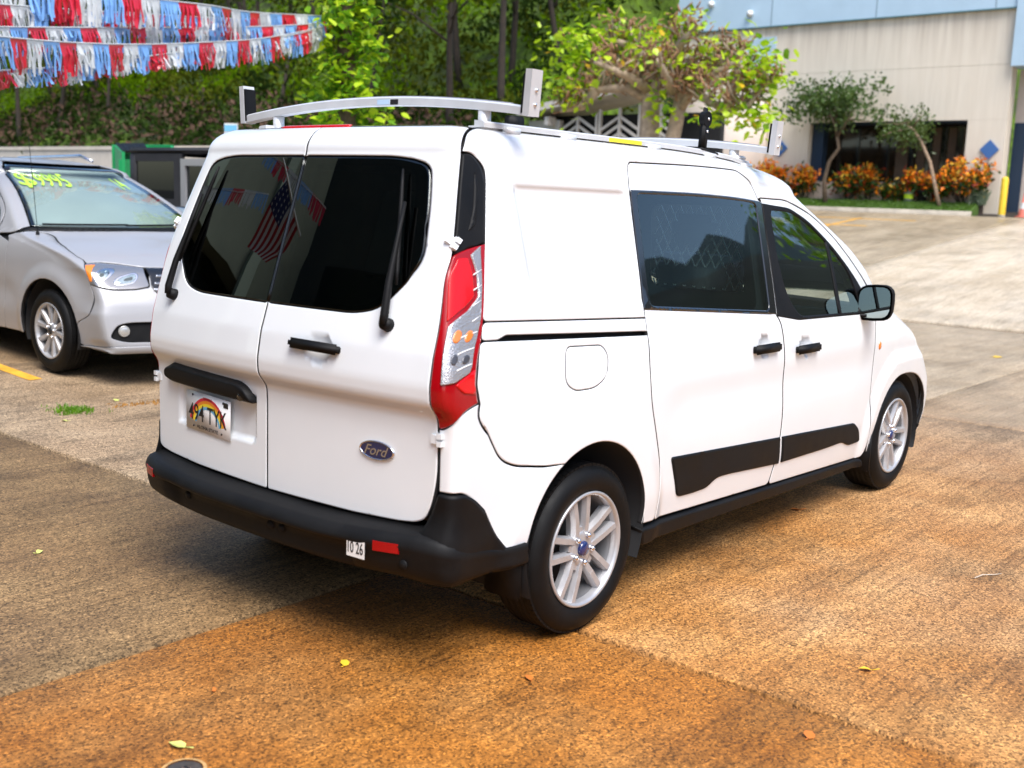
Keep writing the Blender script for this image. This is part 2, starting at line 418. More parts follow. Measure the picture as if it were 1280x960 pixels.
CHROME=M('chrome',(.78,.78,.8),.12,metal=1)
DARKMET=M('dark_metal',(.03,.03,.032),.5,metal=.4)
GREYIN=M('grey_seat',(.10,.10,.105),.85,bump=.3,bscale=200)
REDLENS=M('red_lens',(.58,.003,.006),.16,coat=.25,spec=.3); REDDEEP=M('deep_red_lens',(.30,.002,.005),.16,coat=.25,spec=.3)
CLEARLENS=M('clear_lens',(.42,.42,.43),.22,metal=.6,coat=.6,bump=.8,bscale=150); AMBER=M('amber_lens',(.75,.20,.03),.2,coat=1)
ALU=M('aluminium',(.70,.71,.72),.45,metal=.35,var=.04)
YELLOWST=M('yellow_sticker',(.85,.70,.04),.5); PAPER=M('white_sticker',(.78,.78,.76),.5); INK=M('black_ink',(.012,.012,.014),.5)
WMETAL=M('white_metal_interior',(.80,.82,.80),.5)
# ------------------------------------------------------------------ wheel (rim mesh with tyre, nuts, cap as sub-parts)
def make_wheel(parent,c,out,R=.3215,w=.205,rr=.215,spokes='split',n=56,phase=0.,cap=None,detail=True):
    """c: hub centre on the outer face plane; out=-1 points to -y"""
    cx,cy,cz=c; o=out
    t=MB(); hw=w
    prof=[(rr+.002,-.004),(rr+.012,.006),(rr+.035,.013),(R-.055,.015),(R-.03,.008),(R-.014,-.008),(R-.004,-.026)]
    k=5
    for i in range(k):
        h0=-.03-(w-.06)*i/k; h1=-.03-(w-.06)*(i+1)/k
        prof+=[(R,h0-.006),(R+.0005,h1+.012)]
        if i<k-1: prof+=[(R-.009,h1+.008),(R-.009,h1+.002)]
    prof+=[(R-.01,-w+.02),(R-.04,-w),(rr,-w+.02)]
    t.lathe([(r,cy+h*(-o)*-1) for r,h in prof],n,'y',(cx,0,cz))
    # tread blocks cut across the shoulder
    for j in range(72):
        a=2*math.pi*j/72; ca,sa=math.cos(a),math.sin(a)
        m=Matrix(((ca,0,sa,cx),(0,1,0,cy),(-sa,0,ca,cz),(0,0,0,1)))
        ys=sorted([o*(-.016),o*(-.052)])
        t.box((-.0122,ys[0],R-.016),(.0122,ys[1],R-.0005),0,m)
    rim=MB()
    rim.lathe([(r,cy+o*h) for r,h in [(rr+.004,.001),(rr+.006,.006),(rr+.001,.010),(rr-.006,.008),(rr-.012,-.004),(rr-.016,-.022)]],n,'y',(cx,0,cz))
    bl=MB(); bl.lathe([(r,cy+o*h) for r,h in [(rr-.016,-.0225),(rr-.022,-.035),(rr-.032,-.12),(rr-.02,-w+.02)]],n,'y',(cx,0,cz))
    bk=MB(); bk.lathe([(.0,cy+o*-.10),(.135,cy+o*-.10),(.14,cy+o*-.105),(.14,cy+o*-.115),(0,cy+o*-.12)],40,'y',(cx,0,cz))
    bk.lathe([(.15,cy+o*-.125),(rr-.02,cy+o*-.15),(0.02,cy+o*-.16)],40,'y',(cx,0,cz))
    def bar(a0,r0,a1,r1,w0,w1,h0,h1):
        p0=np.array([math.sin(a0)*r0,math.cos(a0)*r0]);p1=np.array([math.sin(a1)*r1,math.cos(a1)*r1]); d=p1-p0; q=np.array([-d[1],d[0]])/np.hypot(*d)
        V=[]
        for (p,ww,h) in ((p0,w0,h0),(p1,w1,h1)):
            for s,k,dh in ((-1,1,-.02),(-1,.62,0),(1,.62,0),(1,1,-.02),(1,.9,-.042),(-1,.9,-.042)):
                xz=p+q*s*ww/2*k; V.append((cx+xz[0],cy+o*(h+dh),cz+xz[1]))
        F=[(i,(i+1)%6,6+(i+1)%6,6+i) for i in range(6)]+[(0,1,2,3,4,5),(6,7,8,9,10,11)]
        rim.add(V,F)
    R1=rr-.008
    if spokes=='split':
        for j in range(5):
            a=2*math.pi*j/5+phase
            for s in (-1,1):
                bar(a+s*.52,.052,a+s*.27,.120,.036,.034,-.012,-.004)
                bar(a+s*.275,.116,a+s*.205,R1,.034,.035,-.004,-.002)
            bar(a,.03,a,.085,.06,.03,-.018,-.014)
        rim.lathe([(0,cy+o*-.012),(.055,cy+o*-.012),(.07,cy+o*-.016),(.078,cy+o*-.04)],30,'y',(cx,0,cz))
    else:
        for j in range(5):
            a=2*math.pi*j/5+phase
            for s in (-1,1): bar(a+s*.16,.04,a+s*.30,R1,.034,.046,-.018,-.002)
        rim.lathe([(0,cy+o*-.008),(.05,cy+o*-.010),(.065,cy+o*-.018),(.07,cy+o*-.045)],30,'y',(cx,0,cz))
    w_=rim.build('wheel',ALLOY,parent); t.build('tyre',RUBBER,w_); bk.build('brake_disc',DARKIN,w_); bl.build('rim_barrel',M('barrel_grey',(.16,.16,.165),.45,metal=.4),w_)
    if detail:
        for j in range(5):
            a=2*math.pi*j/5+phase+math.pi/5*(1 if spokes=='split' else 0); l=MB()
            ly=[(0,.016),(.006,.015),(.0105,.010),(.0115,0),(.0115,-.012)]
            l.lathe([(r,cy+o*(h-.010)) for r,h in ly],10,'y',(cx+math.sin(a)*.054,0,cz+math.cos(a)*.054)); l.build('lug_nut',CHROME,w_)
    cp=MB(); cp.lathe([(r,cy+o*h) for r,h in [(0,.003),(.024,.002),(.029,-.004),(.030,-.014)]],24,'y',(cx,0,cz)); cp.build('centre_cap',cap or DARKMET,w_)
    return w_
# ------------------------------------------------------------------ the van
VS=VanSurf()
def SPt(x,v,sgn=-1,off=0):
    h=1e-3; A=lambda x,v:VS.side(np.array([x]),np.array([v]))[0]
    n=np.cross(A(x,v+h)-A(x,v-h),A(x+h,v)-A(x-h,v)); n/=np.linalg.norm(n); q=A(x,v)+n*off; q=(tuck(q) if sgn>0 else q)*np.array([1,sgn,1]); n=n*np.array([1,sgn,1]); return Vector(q),Vector(n)
def RPt(p,v,sgn=-1,off=0):
    h=1e-3; A=lambda x,v:VS.rear(np.array([x]),np.array([v]))[0]
    n=np.cross(A(p,v+h)-A(p,v-h),A(p+h,v)-A(p-h,v)); n/=np.linalg.norm(n); q=A(p,v)+n*off; q=(tuck(q) if sgn>0 else q)*np.array([1,sgn,1]); n=n*np.array([1,sgn,1]); return Vector(q),Vector(n)
def xofp(p,v):
    xr,yA,Wn,A,ta,B,tb=VS._corner(np.array([float(v)])); return float(B[0][0]+(p-yA[0]-VS.LC))
def rear_frame(p,v,sgn,off=.001):
    q,n=RPt(p,v,sgn,off); up=Vector((0,0,1)); ex=Vector((0,-1,0)); ex=(ex-n*ex.dot(n)).normalized(); return frame_xf(q,ex,n.cross(ex))
def side_frame(x,v,sgn,off=.001):
    q,n=SPt(x,v,sgn,off); ex=Vector((1 if sgn<0 else -1,0,0)); ex=(ex-n*ex.dot(n)).normalized(); return frame_xf(q,ex,n.cross(ex))
van=thing('cargo_van','white cargo van with black bumper and roof ladder rack parked in front','van',(0,0,0))
ROOFV=1.86
A_R=(0.0,.37,.362); A_F=(3.05,.31,.378)
glassR=[(0,1.720),(.44,1.720,.05),(.572,1.706,.05),(.609,1.579,.1),(.650,1.395,.05),(.640,1.325,.05),(.546,1.222,.08),(.44,1.199,.05),(0,1.197)]
slider=[(.428,1.752,.02),(.884,1.764),(1.315,1.779,.03),(1.433,1.737,.03),(1.480,1.663,0),(1.506,1.653,0),(1.441,1.117,0),(1.470,1.085,.03),(1.498,.954,.1),(1.524,.735,.1),(1.539,.537,.1),(1.497,.301,.03),(.457,.340,.02),(.484,.547,.12),(.422,.708,.15),(.362,.866,.1),(.352,1.02,.08),(.362,1.18,.02),(.405,1.640,.1)]
sglass=[(.414,1.643,.02),(1.478,1.651,.02),(1.410,1.122,.02),(.362,1.196,.02)]
fdoor=[(1.509,1.672,.0),(1.791,1.692,.08),(2.036,1.628,.12),(2.265,1.477,.15),(2.488,1.253,.15),(2.60,1.07,.06),(2.592,.95,.1),(2.592,.70,.1),(2.636,.336,.05),(2.600,.262,.03),(1.503,.299,.03),(1.545,.537,.1),(1.530,.735,.1),(1.504,.954,.1),(1.476,1.085,.03),(1.447,1.115,0),(1.512,1.655,0)]
fglass=[(1.572,1.630,.03),(1.80,1.640,.05),(1.985,1.588,.08),(2.16,1.478,.1),(2.345,1.30,.06),(2.41,1.135,.03),(2.39,1.078,.03),(1.660,1.093,.06),(1.560,1.22,.1),(1.545,1.40,.1)]
for sgn in (-1,1):
    XO=lambda p,v: (xofp(p,v),v)
    XP=lambda v: float(VS.Xf(np.array([float(v)]))[0])-.03
    quarter=[XO(.66,ROOFV),(-.1,ROOFV),]+[(XP(v),v,0) for v in np.linspace(ROOFV,1.17,20)]+[(2.62,1.075,.02),
        (2.488,1.255,.15),(2.265,1.479,.15),(2.036,1.630,.12),(1.791,1.694,.08),(1.512,1.674,.0),(1.480,1.665,0),(1.433,1.739,.03),(1.315,1.781,.03),(.884,1.766),(.428,1.754,.02),
        (.403,1.64,.1),(.360,1.18,.02),(.362,1.163,0),XO(.934,1.198),XO(.905,1.30),XO(.862,1.447),XO(.797,1.651)+(.08,),XO(.772,1.703)+(.04,),XO(.735,1.737)+(.02,),XO(.694,1.738)+(.01,),XO(.682,1.80)+(.05,)]
    panel('body_side',VS.side,rnd(quarter),WHITE,van,step=.022,sgn=sgn)
    cover=[(.362,1.161,0),(.356,1.110,.003),(.344,1.112,.003),(-.457,1.149,.01),(-.499,1.136,.01),XO(.945,1.138),XO(.934,1.196)]
    panel('rail_cover',VS.side,rnd(cover),WHITE,van,sgn=sgn)
    flap=[(-.150,1.090,.03),(.05,1.082,.035),(.080,1.045,.03),(.073,.968,.05),(-.003,.931,.05),(-.125,.932,.05),(-.176,.965,.04),(-.17,1.06,.03)]
    arch=lambda a0,a1,n=24:[(x,v,0) for x,v in arc(*A_R,a0,a1,n)]
    lower=[XO(.9425,1.136),(-.499,1.133,.01),(.355,1.098,.003),(.350,1.02,.08),(.360,.866,.1),(.420,.708,.15),(.482,.547,.12),(.455,.342,.02),(.362,.345,0)]+arch(-3,121)+[(-.30,.691,.02),(-.429,.708,.06),(-.511,.743,.08),(-.588,.861,.06),XO(.966,.943),XO(.9575,1.0),XO(.950,1.07)]
    panel('quarter_panel',VS.side,rnd(lower),WHITE,van,holes=[rnd(flap)],step=.02,sgn=sgn)
    panel('fuel_flap' if sgn<0 else 'body_plug',VS.side,rnd(flap),WHITE,van,sgn=sgn)
    corner=[XO(.965,.943),(-.588,.857,.06),(-.511,.739,.08),(-.429,.704,.06),(-.30,.687,.02)]+arch(121,175,14)+[(-.362,.395,.01),(-.401,.400,.02),(-.465,.420,.05),(-.55,.53,.1),(-.605,.63,.05),(-.640,.659,.04),XO(.785,.661)+(.005,),XO(.785,.70),XO(.785,.805)+(.02,),XO(.782,.866),XO(.795,.864),XO(.955,.938)]
    dent=lambda a,v: -.006*sst(-.012,.012,a+.70)*sst(-.012,.012,-.49-a)*sst(-.012,.012,v-.715)*sst(-.02,.02,.80-v)*(1-sst(-.60,-.50,a)*.0)
    panel('rear_corner_panel',VS.side,rnd(corner),WHITE,van,step=.018,sgn=sgn)
    # doors
    shl=lambda cx,cv,rx=.066,rv=.050,dep=.018:(lambda a,v: -dep*np.clip(1-((a-cx)/rx)**2-((v-cv)/rv)**2,0,1)**.7)
    sd=panel('sliding_door',VS.side,rnd(slider),WHITE,van,holes=[rnd(sglass)],step=.022,disp=shl(1.305,.985),sgn=sgn)
    blk=[(.407,1.648,.01),(1.474,1.656,.01),(1.503,1.654,.0),(1.439,1.118,.0),(.357,1.191,.01)]
    panel('window_frame',VS.side,rnd(blk),GLOSSBLK,sd,holes=[rnd([(.448,1.632,.03),(1.440,1.640,.03),(1.378,1.140,.03),(.405,1.206,.03)])],off=.0035,skirt=.012,sgn=sgn,step=.04)
    panel('window',VS.side,rnd(sglass),TINT2,sd,off=-.001,skirt=.002,sgn=sgn,step=.05)
    t1=[(.544,.590,.02),(1.527,.535,.005),(1.556,.398,.005),(1.05,.432,.05),(.945,.434,.05),(.874,.400,.04),(.74,.399,.04),(.625,.405,.03)]
    panel('door_trim',VS.side,rnd(t1),BLACKPL,sd,off=.009,skirt=.010,lip=.005,lw=.009,sgn=sgn)
    fd=panel('front_door',VS.side,rnd(fdoor),WHITE,van,holes=[rnd(fglass)],step=.022,disp=shl(1.73,.952),sgn=sgn)
    bl2=[(1.511,1.650,0),(1.800,1.655,.05),(1.99,1.602,.08),(2.17,1.49,.1),(2.36,1.31,.1),(2.50,1.16,.03),(2.56,1.065,.02),(1.66,1.079,.02),(1.447,1.108,0)]
    panel('window_frame',VS.side,rnd(bl2),BLACKPL,fd,holes=[rnd([(1.585,1.622,.03),(1.80,1.632,.05),(1.975,1.583,.08),(2.15,1.472,.1),(2.33,1.295,.06),(2.395,1.135,.03),(2.38,1.085,.03),(1.665,1.100,.06),(1.572,1.22,.1),(1.557,1.40,.1)])],off=.003,skirt=.01,sgn=sgn,step=.04)
    panel('window',VS.side,rnd(fglass),CLEAR,fd,off=-.002,skirt=.002,sgn=sgn,step=.05)
    panel('window_divider',VS.side,[(2.135,1.49),(2.165,1.475),(2.155,1.085),(2.12,1.085)],BLACKPL,fd,off=.004,skirt=.01,sgn=sgn,step=.06)
    t2=[(1.548,.534,.005),(2.41,.487,.02),(2.497,.440,.04),(2.545,.362,.03),(2.385,.362,.03),(2.29,.395,.04),(2.10,.392,.06),(1.577,.399,.005)]
    panel('door_trim',VS.side,rnd(t2),BLACKPL,fd,off=.009,skirt=.010,lip=.005,lw=.009,sgn=sgn)
    # grab handles: a bar on two feet in front of the scoop
    for (hx,hv,par) in ((1.30,.975,sd),(1.725,.943,fd)):
        mb=MB(); xf=side_frame(hx,hv,sgn,.018); mb.box((-.118,-.021,-.010),(.118,.021,.012),0,xf,.008)
        xf2=side_frame(hx,hv,sgn,0); mb.box((-.112,-.015,-.006),(-.08,.015,.018),0,xf2,.004); mb.box((.08,-.015,-.006),(.112,.015,.018),0,xf2,.004)
        mb.build('handle',BLACKPL,par)
    # sill
    sill=[(.350,.328,.01),(1.504,.290),(2.600,.256,.02),(2.645,.205,.02),(1.534,.226),(.385,.250,.02)]
    panel('sill_trim',VS.side,rnd(sill),BLACKPL,van,off=.012,skirt=.05,lip=.006,lw=.012,sgn=sgn)
    # front wing, bonnet half, windscreen half, nose half
    fa=lambda a0,a1,n=24:[(x,v,0) for x,v in arc(*A_F,a0,a1,n)]
    wing=[(2.614,1.075,.02),(2.70,1.165,.03),(2.84,1.09,.1),(3.05,1.005,.15),(3.22,.945,.1),(3.30,.90,.04),(3.44,.82,.04),(3.50,.62,.06),(3.46,.40,.04),(3.425,.30,0)]+fa(0,186,30)+[(2.66,.262,.02),(2.638,.336,.05),(2.596,.70,.1),(2.596,.95,.1),(2.604,1.06,.03)]
    wg=panel('front_wing',VS.side,rnd(wing),WHITE,van,step=.022,sgn=sgn)
    XC=lambda v:float(VS.x_front_center(np.array([float(v)]))[0])
    lamp=[(3.17,.955,.02),(3.30,.905,.03),(3.52,.86,.03),(3.78,.80,.03),(3.70,.73,.03),(3.46,.78,.04)]
    panel('headlight',VS.side,rnd(lamp),CLEARLENS,van,off=.006,skirt=.03,sgn=sgn)
    rep=MB(); rep.lathe([(0,.006),(.012,.005),(.016,.001),(.017,-.003)],14); xf=side_frame(2.66,.885,sgn,.001); rep.v=[tuple(xf@Vector((p[0]*1.0,p[1]*1.4,p[2]))) for p in rep.v]; rep.build('side_repeater',AMBER,wg)
    # wheel houses and dark liners that close the body behind the gaps
    for (cx,cv,r) in (A_R,A_F):
        h=MB(); yo=float(VS.side(np.array([cx]),np.array([.74]))[0,1])-.018
        N=26; V=[];F=[]
        for i in range(N+1):
            t=math.radians(-25+230*i/N)
            for y in (yo,yo-.30): V.append((cx+(r+.004)*math.cos(t),y*sgn,max(.20,cv+(r+.004)*math.sin(t))))
        for i in range(N): F.append((2*i,2*i+1,2*i+3,2*i+2))
        F.append(tuple(range(1,2*N+2,2))); h.add(V,F,0,True); h.build('wheel_house',DARKIN,van)
    lin=[(-.60,.36),(-.66,1.0),(-.45,1.70),(-.38,1.84),(1.6,1.84),(1.95,1.76),(2.5,1.40),(2.66,1.17),(3.1,.97),(3.40,.80),(3.42,.30)]+arc(A_F[0],A_F[1],A_F[2]+.012,0,180,14)+[(2.65,.30),(.39,.33)]+arc(A_R[0],A_R[1],A_R[2]+.012,0,178,14)
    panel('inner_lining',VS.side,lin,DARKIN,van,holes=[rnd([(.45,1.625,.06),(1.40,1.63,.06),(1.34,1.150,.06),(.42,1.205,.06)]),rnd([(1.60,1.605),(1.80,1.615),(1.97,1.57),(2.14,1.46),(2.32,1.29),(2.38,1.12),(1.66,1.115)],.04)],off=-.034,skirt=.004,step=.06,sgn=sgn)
    # ---------------- rear door leaf
    g=rnd(glassR)
    leaf=[(.002,1.855,0),(.002,1.722,0)]+[(p,v,0) for p,v in g if p>.003]+[(.002,1.195,0),(.002,.515,.012),(.45,.521,.02),(.655,.531,.03),(.742,.542,.05),(.762,.60,.05),(.780,.70,.05),(.780,.86,.02),(.776,1.0,.1),(.764,1.20,.1),(.740,1.338,.04),(.756,1.405,.02),(.742,1.49,.1),(.707,1.648,.1),(.679,1.80,.1),(.655,1.855,.01)]
    if sgn<0: dsp=lambda p,v: -.020*np.clip(1-((p-.306)/.066)**2-((v-1.071)/.056)**2,0,1)**.6
    else: dsp=lambda p,v: -.020*sst(-.012,.012,p-.075)*sst(-.012,.012,.580-p)*sst(-.012,.012,v-.678)*sst(-.01,.01,.85-v)
    dr=panel('rear_door',VS.rear,rnd(leaf,.01),WHITE,van,step=.018,disp=dsp,sgn=sgn)
    gg=[(.003,1.719,0)]+[(p,v,0) for p,v in g if p>.01]+[(.003,1.198,0)]
    panel('window',VS.rear,gg,TINT,dr,off=-.002,skirt=.002,gap=.003,step=.06,sgn=sgn)
    band=[(.004,1.717,0)]+[(p,v,0) for p,v in g if p>.01]+[(.004,1.2,0)]
    hole=rnd([(.03,1.688,.03),(.46,1.688,.06),(.535,1.672,.05),(.570,1.56,.1),(.605,1.40,.05),(.595,1.34,.05),(.52,1.255,.08),(.43,1.228,.05),(.03,1.226,.03)])
    panel('window_border',VS.rear,band,GLOSSBLK,dr,holes=[hole],off=-.007,skirt=.003,gap=.003,step=.05,sgn=sgn)
    rl=[(.0,.40),(.70,.44),(.75,.9),(.74,1.2),(.66,1.70),(.62,1.85),(0,1.85)]
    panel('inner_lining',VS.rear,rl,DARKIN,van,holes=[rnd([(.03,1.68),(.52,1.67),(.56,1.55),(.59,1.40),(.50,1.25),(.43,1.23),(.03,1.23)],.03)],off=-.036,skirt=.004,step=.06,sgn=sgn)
    # hinges
    for (hp,hv) in ((.745,1.447),(.783,.832)):
        mb=MB(); xf=rear_frame(hp,hv,sgn,.0); sx=1 if sgn<0 else -1
        q=lambda a,b:(min(sx*a,sx*b),max(sx*a,sx*b))
        for lo_,hi_,z in (((-.026,-.014),(.002,.014),.010),((.002,-.021),(.020,-.004),.016),((.002,.004),(.020,.021),.016),((-.004,-.021),(.005,.021),.008)):
            x0,x1=q(lo_[0],hi_[0]); mb.box((x0,lo_[1],-.006),(x1,hi_[1],z),0,xf)
        mb.build('hinge',WHITE,dr)
    # wiper: pivot, arm, blade
    pts=[RPt(.602,1.172,sgn,.030)[0],RPt(.604,1.20,sgn,.036)[0],RPt(.592,1.30,sgn,.040)[0],RPt(.575,1.44,sgn,.034)[0],RPt(.560,1.56,sgn,.028)[0]]
    mb=MB(); mb.tube(pts,[.014,.014,.012,.008,.006],8); q,n=RPt(.602,1.175,sgn,0); 
    mb.tube([q-n*.01,q+n*.028],[.024,.02],14); mb.build('wiper_arm',BLACKPL,dr)
    mb=MB(); bp=[RPt(.606-.10*(i/8)**1.0+.0,1.30+.37*i/8,sgn,.018)[0] for i in range(9)]
    mb.tube(bp,[.005,.008,.008,.008,.009,.008,.008,.007,.004],6); mb.build('wiper_blade',BLACKPL,dr)
    # tail lamp: dark back, red body, clear block, inner strip
    tail=[(.742,1.338,.02),(.760,1.408,.012),(.860,1.445,.006),(.905,1.30,.1),(.931,1.203,.1),(.963,.945,.006),(.793,.866,.01),(.783,.870,.01),(.780,1.0,.1),(.768,1.20,.05)]
    tl=panel('tail_light',VS.rear,rnd(tail),REDDEEP,van,off=.007,skirt=.03,lip=.004,lw=.006,step=.02,sgn=sgn)
    up=[(.778,1.398,.01),(.822,1.400,.01),(.853,1.350,.03),(.879,1.275,.01),(.862,1.247,.01),(.796,1.198,.01),(.756,1.340,.03),(.774,1.380,.02)]
    panel('red_lens',VS.rear,rnd(up),REDLENS,tl,off=.013,skirt=.01,lip=.004,step=.02,sgn=sgn)
    lo=[(.884,1.012,.008),(.945,1.056,.008),(.955,.972,.006),(.918,.982,.006)]
    panel('red_lens',VS.rear,rnd(lo),REDLENS,tl,off=.013,skirt=.01,lip=.004,step=.02,sgn=sgn)
    cl=[(.824,1.407,.004),(.843,1.437,.004),(.874,1.345,.02),(.888,1.300,.02),(.914,1.203,.02),(.932,1.068,.006),(.930,1.044,.006),(.881,1.019,.006),(.821,1.012,.006),(.804,1.190,.01),(.869,1.234,.006),(.885,1.274,.01),(.857,1.352,.02)]
    panel('clear_lens',VS.rear,rnd(cl),CLEARLENS,tl,off=.014,skirt=.012,lip=.002,lw=.003,step=.014,sgn=sgn)
    am=ell(.853,1.157,.020,.022,12); panel('amber_lens',VS.rear,ell(.895,1.155,.014,.020,12),AMBER,tl,off=.0165,skirt=.006,step=.02,sgn=sgn); panel('amber_lens',VS.rear,am,AMBER,tl,off=.0165,skirt=.006,step=.02,sgn=sgn)
    dk=ell(.861,1.088,.017,.018,12); panel('lamp_bulb',VS.rear,ell(.905,1.086,.014,.016,12),M('dark_bulb',(.10,.10,.11),.3,metal=.5),tl,off=.0165,skirt=.006,step=.02,sgn=sgn); panel('lamp_bulb',VS.rear,dk,M('dark_bulb'),tl,off=.0165,skirt=.006,step=.02,sgn=sgn)
    for k in range(7):
        v=1.065+.048*k; e1=np.interp(v,[1.07,1.2,1.3,1.43],[.929,.911,.885,.845])-.002; w_=.05 if k<3 else .016
        panel('lens_rib',VS.rear,[(e1-w_,v-.012),(e1,v+.004),(e1,v+.009),(e1-w_,v-.006)],PAPER,tl,off=.0165,skirt=.004,gap=.0005,lw=.002,step=.03,sgn=sgn)
    dp=[(.695,1.732,.006),(.732,1.735,.02),(.770,1.700,.04),(.795,1.651,.06),(.858,1.449,.008),(.778,1.408,.01),(.758,1.412,.01),(.747,1.49,.1),(.712,1.648,.08)]
    pt=panel('pillar_trim',VS.rear,rnd(dp),BLACKPL,van,off=.004,skirt=.02,lip=.004,lw=.008,step=.02,sgn=sgn)
    ve=[(.752,1.685,.02),(.782,1.63,.03),(.815,1.50,.03),(.795,1.478,.01),(.790,1.55,.03)]
    panel('vent',VS.rear,rnd(ve),BLACKPL,pt,off=.009,skirt=.006,lip=.004,lw=.005,step=.03,sgn=sgn)
    # upper corner of the bumper
    ear=[(.700,.44,0),(.752,.535,.03),(.768,.60,.03),(.786,.657,.008),(.909,.655,.03),(.943,.629,.04),(.996,.528,.1),(1.072,.418,.05),(1.120,.396,.02),(1.165,.394,.01),(1.172,.36,.01),(1.15,.345,.02),(.70,.36,0)]
    efl=lambda p,v:.010+.036*(1-sst(.46,.60,v))*(1-sst(.70,1.03,p))
    panel('bumper_corner',VS.rear,rnd(ear),BLACKPL,van,disp=efl,skirt=.03,lip=.006,lw=.012,step=.022,sgn=sgn)
    # mud flap
    mb=MB(); mb.box((-.385,min(sgn*.72,sgn*.885),.215),(-.362,max(sgn*.72,sgn*.885),.435),0,None,.010); mb.build('mud_flap',BLACKPL,van)
    mb=MB(); mb.box((2.655,min(sgn*.72,sgn*.90),.17),(2.685,max(sgn*.72,sgn*.90),.40),0,None,.010); mb.build('mud_flap',BLACKPL,van)
    # door mirror
    q0=Vector((2.44,sgn*.90,1.07)); mb=MB(); mb.box((2.38,min(sgn*.80,sgn*.93),1.045),(2.50,max(sgn*.80,sgn*.93),1.085),0,None,.012)
    mi=mb.build('mirror_arm',BLACKPL,fd)
    sh=MB(); n=20; V=[];F=[]
    def sq(t,a,b): 
        c_,s_=math.cos(t),math.sin(t); return a*math.copysign(abs(c_)**.55,c_), b*math.copysign(abs(s_)**.55,s_)
    rings=[(0.0,.97,.97),(-.0,1,1),(.03,1.02,1.02),(.07,.96,.94),(.105,.78,.74),(.125,.4,.4)]
    for dx,ka,kb in rings:
        for j in range(n):
            yy,zz_=sq(2*math.pi*j/n,.096*ka,.094*kb); V.append((2.39+dx,sgn*(.955+yy*1.0-dx*.15),1.135+zz_+yy*.06))
    for i in range(len(rings)-1):
        for j in range(n): F.append((i*n+j,i*n+(j+1)%n,(i+1)*n+(j+1)%n,(i+1)*n+j))
    F.append(tuple(range((len(rings)-1)*n,len(rings)*n))); sh.add(V,F,0,True); sh.build('mirror_housing',BLACKPL,fd)
    mg=MB(); V=[(2.388,sgn*(.955+sq(2*math.pi*j/n,.084,.081)[0]),1.137+sq(2*math.pi*j/n,.084,.081)[1]+sq(2*math.pi*j/n,.084,.081)[0]*.06) for j in range(n)]
    mg.add(V,[tuple(range(n))]); mg.build('mirror_glass',M('mirror_silver',(.35,.40,.40),.02,metal=1),fd)
XP=lambda v: float(VS.Xf(np.array([float(v)]))[0])-.03
VF=front_chart(VS)
XCV=lambda v:float(VS.x_front_center(np.array([float(v)]))[0])
hd=[(2.845,1.092,.02),(3.05,1.008,.15),(3.21,.952,.1),(3.36,.895,.06)]
panel('bonnet',VF,rnd([(0,1.115,.0)]+full(VS,hd)[:4]+[(0,.880,0)]+full(VS,hd)[4:]),WHITE,van,step=.03,vstep=.008,sgn=1)
panel('windscreen',VF,rnd([(0,1.135,0)]+full(VS,[(XP(v)+.003,v,0) for v in np.linspace(1.16,1.75,16)])),CLEAR,van,step=.05,skirt=.003,sgn=1)
panel('front_bumper',VF,rnd([(0,.870,0)]+full(VS,[(3.36,.888,.02),(3.48,.82,.02),(3.515,.62,.06),(3.475,.40,.04),(3.44,.28,.0)])),WHITE,van,step=.035,sgn=1)
panel('grille',VF,rnd([(.42,.72,.03),(.36,.56,.04),(-.36,.56,.04),(-.42,.72,.03)]),GLOSSBLK,van,off=.006,skirt=.02,sgn=1)
# roof: rings that shrink to the centre line
vs=np.linspace(ROOFV,VS.v0+VS.rr*math.pi/2+.545,16); V=[];F=[];K=90
for v in vs:
    pc=float(VS._corner(np.array([v]))[1][0])
    x0=xofp(0,v); x1=float(VS.x_front_center(np.array([v]))[0]); xs=np.linspace(x0,x1,K)
    # arc-length along the half loop, rear centre to front centre
    Pp=VS.side(xs,np.full(K,v)); V+= [(a,-b,c_) for a,b,c_ in Pp]
for s in (1,-1):
    pass
n0=len(V); V+= [(a,-b,c_) for a,b,c_ in V[:n0]]
for k in range(2):
    for i in range(len(vs)-1):
        for j in range(K-1):
            f=(k*n0+i*K+j,k*n0+i*K+j+1,k*n0+(i+1)*K+j+1,k*n0+(i+1)*K+j); F.append(f if k else f[::-1])
rf=MB().add(V,F,0,True).build('roof',WHITE,van)
# rear bumper beam
mb=MB(); ps=np.concatenate([np.linspace(-1.16,-.52,24),np.linspace(-.50,.50,26),np.linspace(.52,1.16,24)]); V=[];F=[]
B0=np.array([.5])
fB=lambda ap: 1-.92*float(sst(.56,1.0,ap))
for p in ps:
    sg=1 if p>0 else -1; ap=abs(p); q,n=RPt(ap,.5,-sg); n.z=0; n.normalize()
    f=1-.92*float(sst(.56,1.0,ap)); kz=1-.60*float(sst(.74,1.05,ap)); rec=float(sst(.66,.56,ap)) if False else float(1-sst(.50,.54,ap)); dz=.018*float(sst(.3,.75,ap))+.010*float(sst(.75,1.0,ap))
    prof=[(-.03,.512),(.030,.503),(.062,.497),(.070,.494),(.086,.482),(.096,.466),(.098,.456),(.094-.004*rec,.446),(.090-.030*rec,.440-.004*rec),(.084-.030*rec,.405),(.070-.018*rec,.372),(.050,.352),(.02,.342),(-.06,.338)]
    for off,z in prof:
        o_=off*f if off>0 else off; V.append((q.x+n.x*(o_+.004),q.y+n.y*(o_+.004),.338+(z-.338)*kz+dz*(1 if z>.41 else .8)))
k=14
for i in range(len(ps)-1):
    for j in range(k-1): F.append((i*k+j,i*k+j+1,(i+1)*k+j+1,(i+1)*k+j))
bump=mb.add(V,F,0,True).build('rear_bumper',BLACKPL,van)
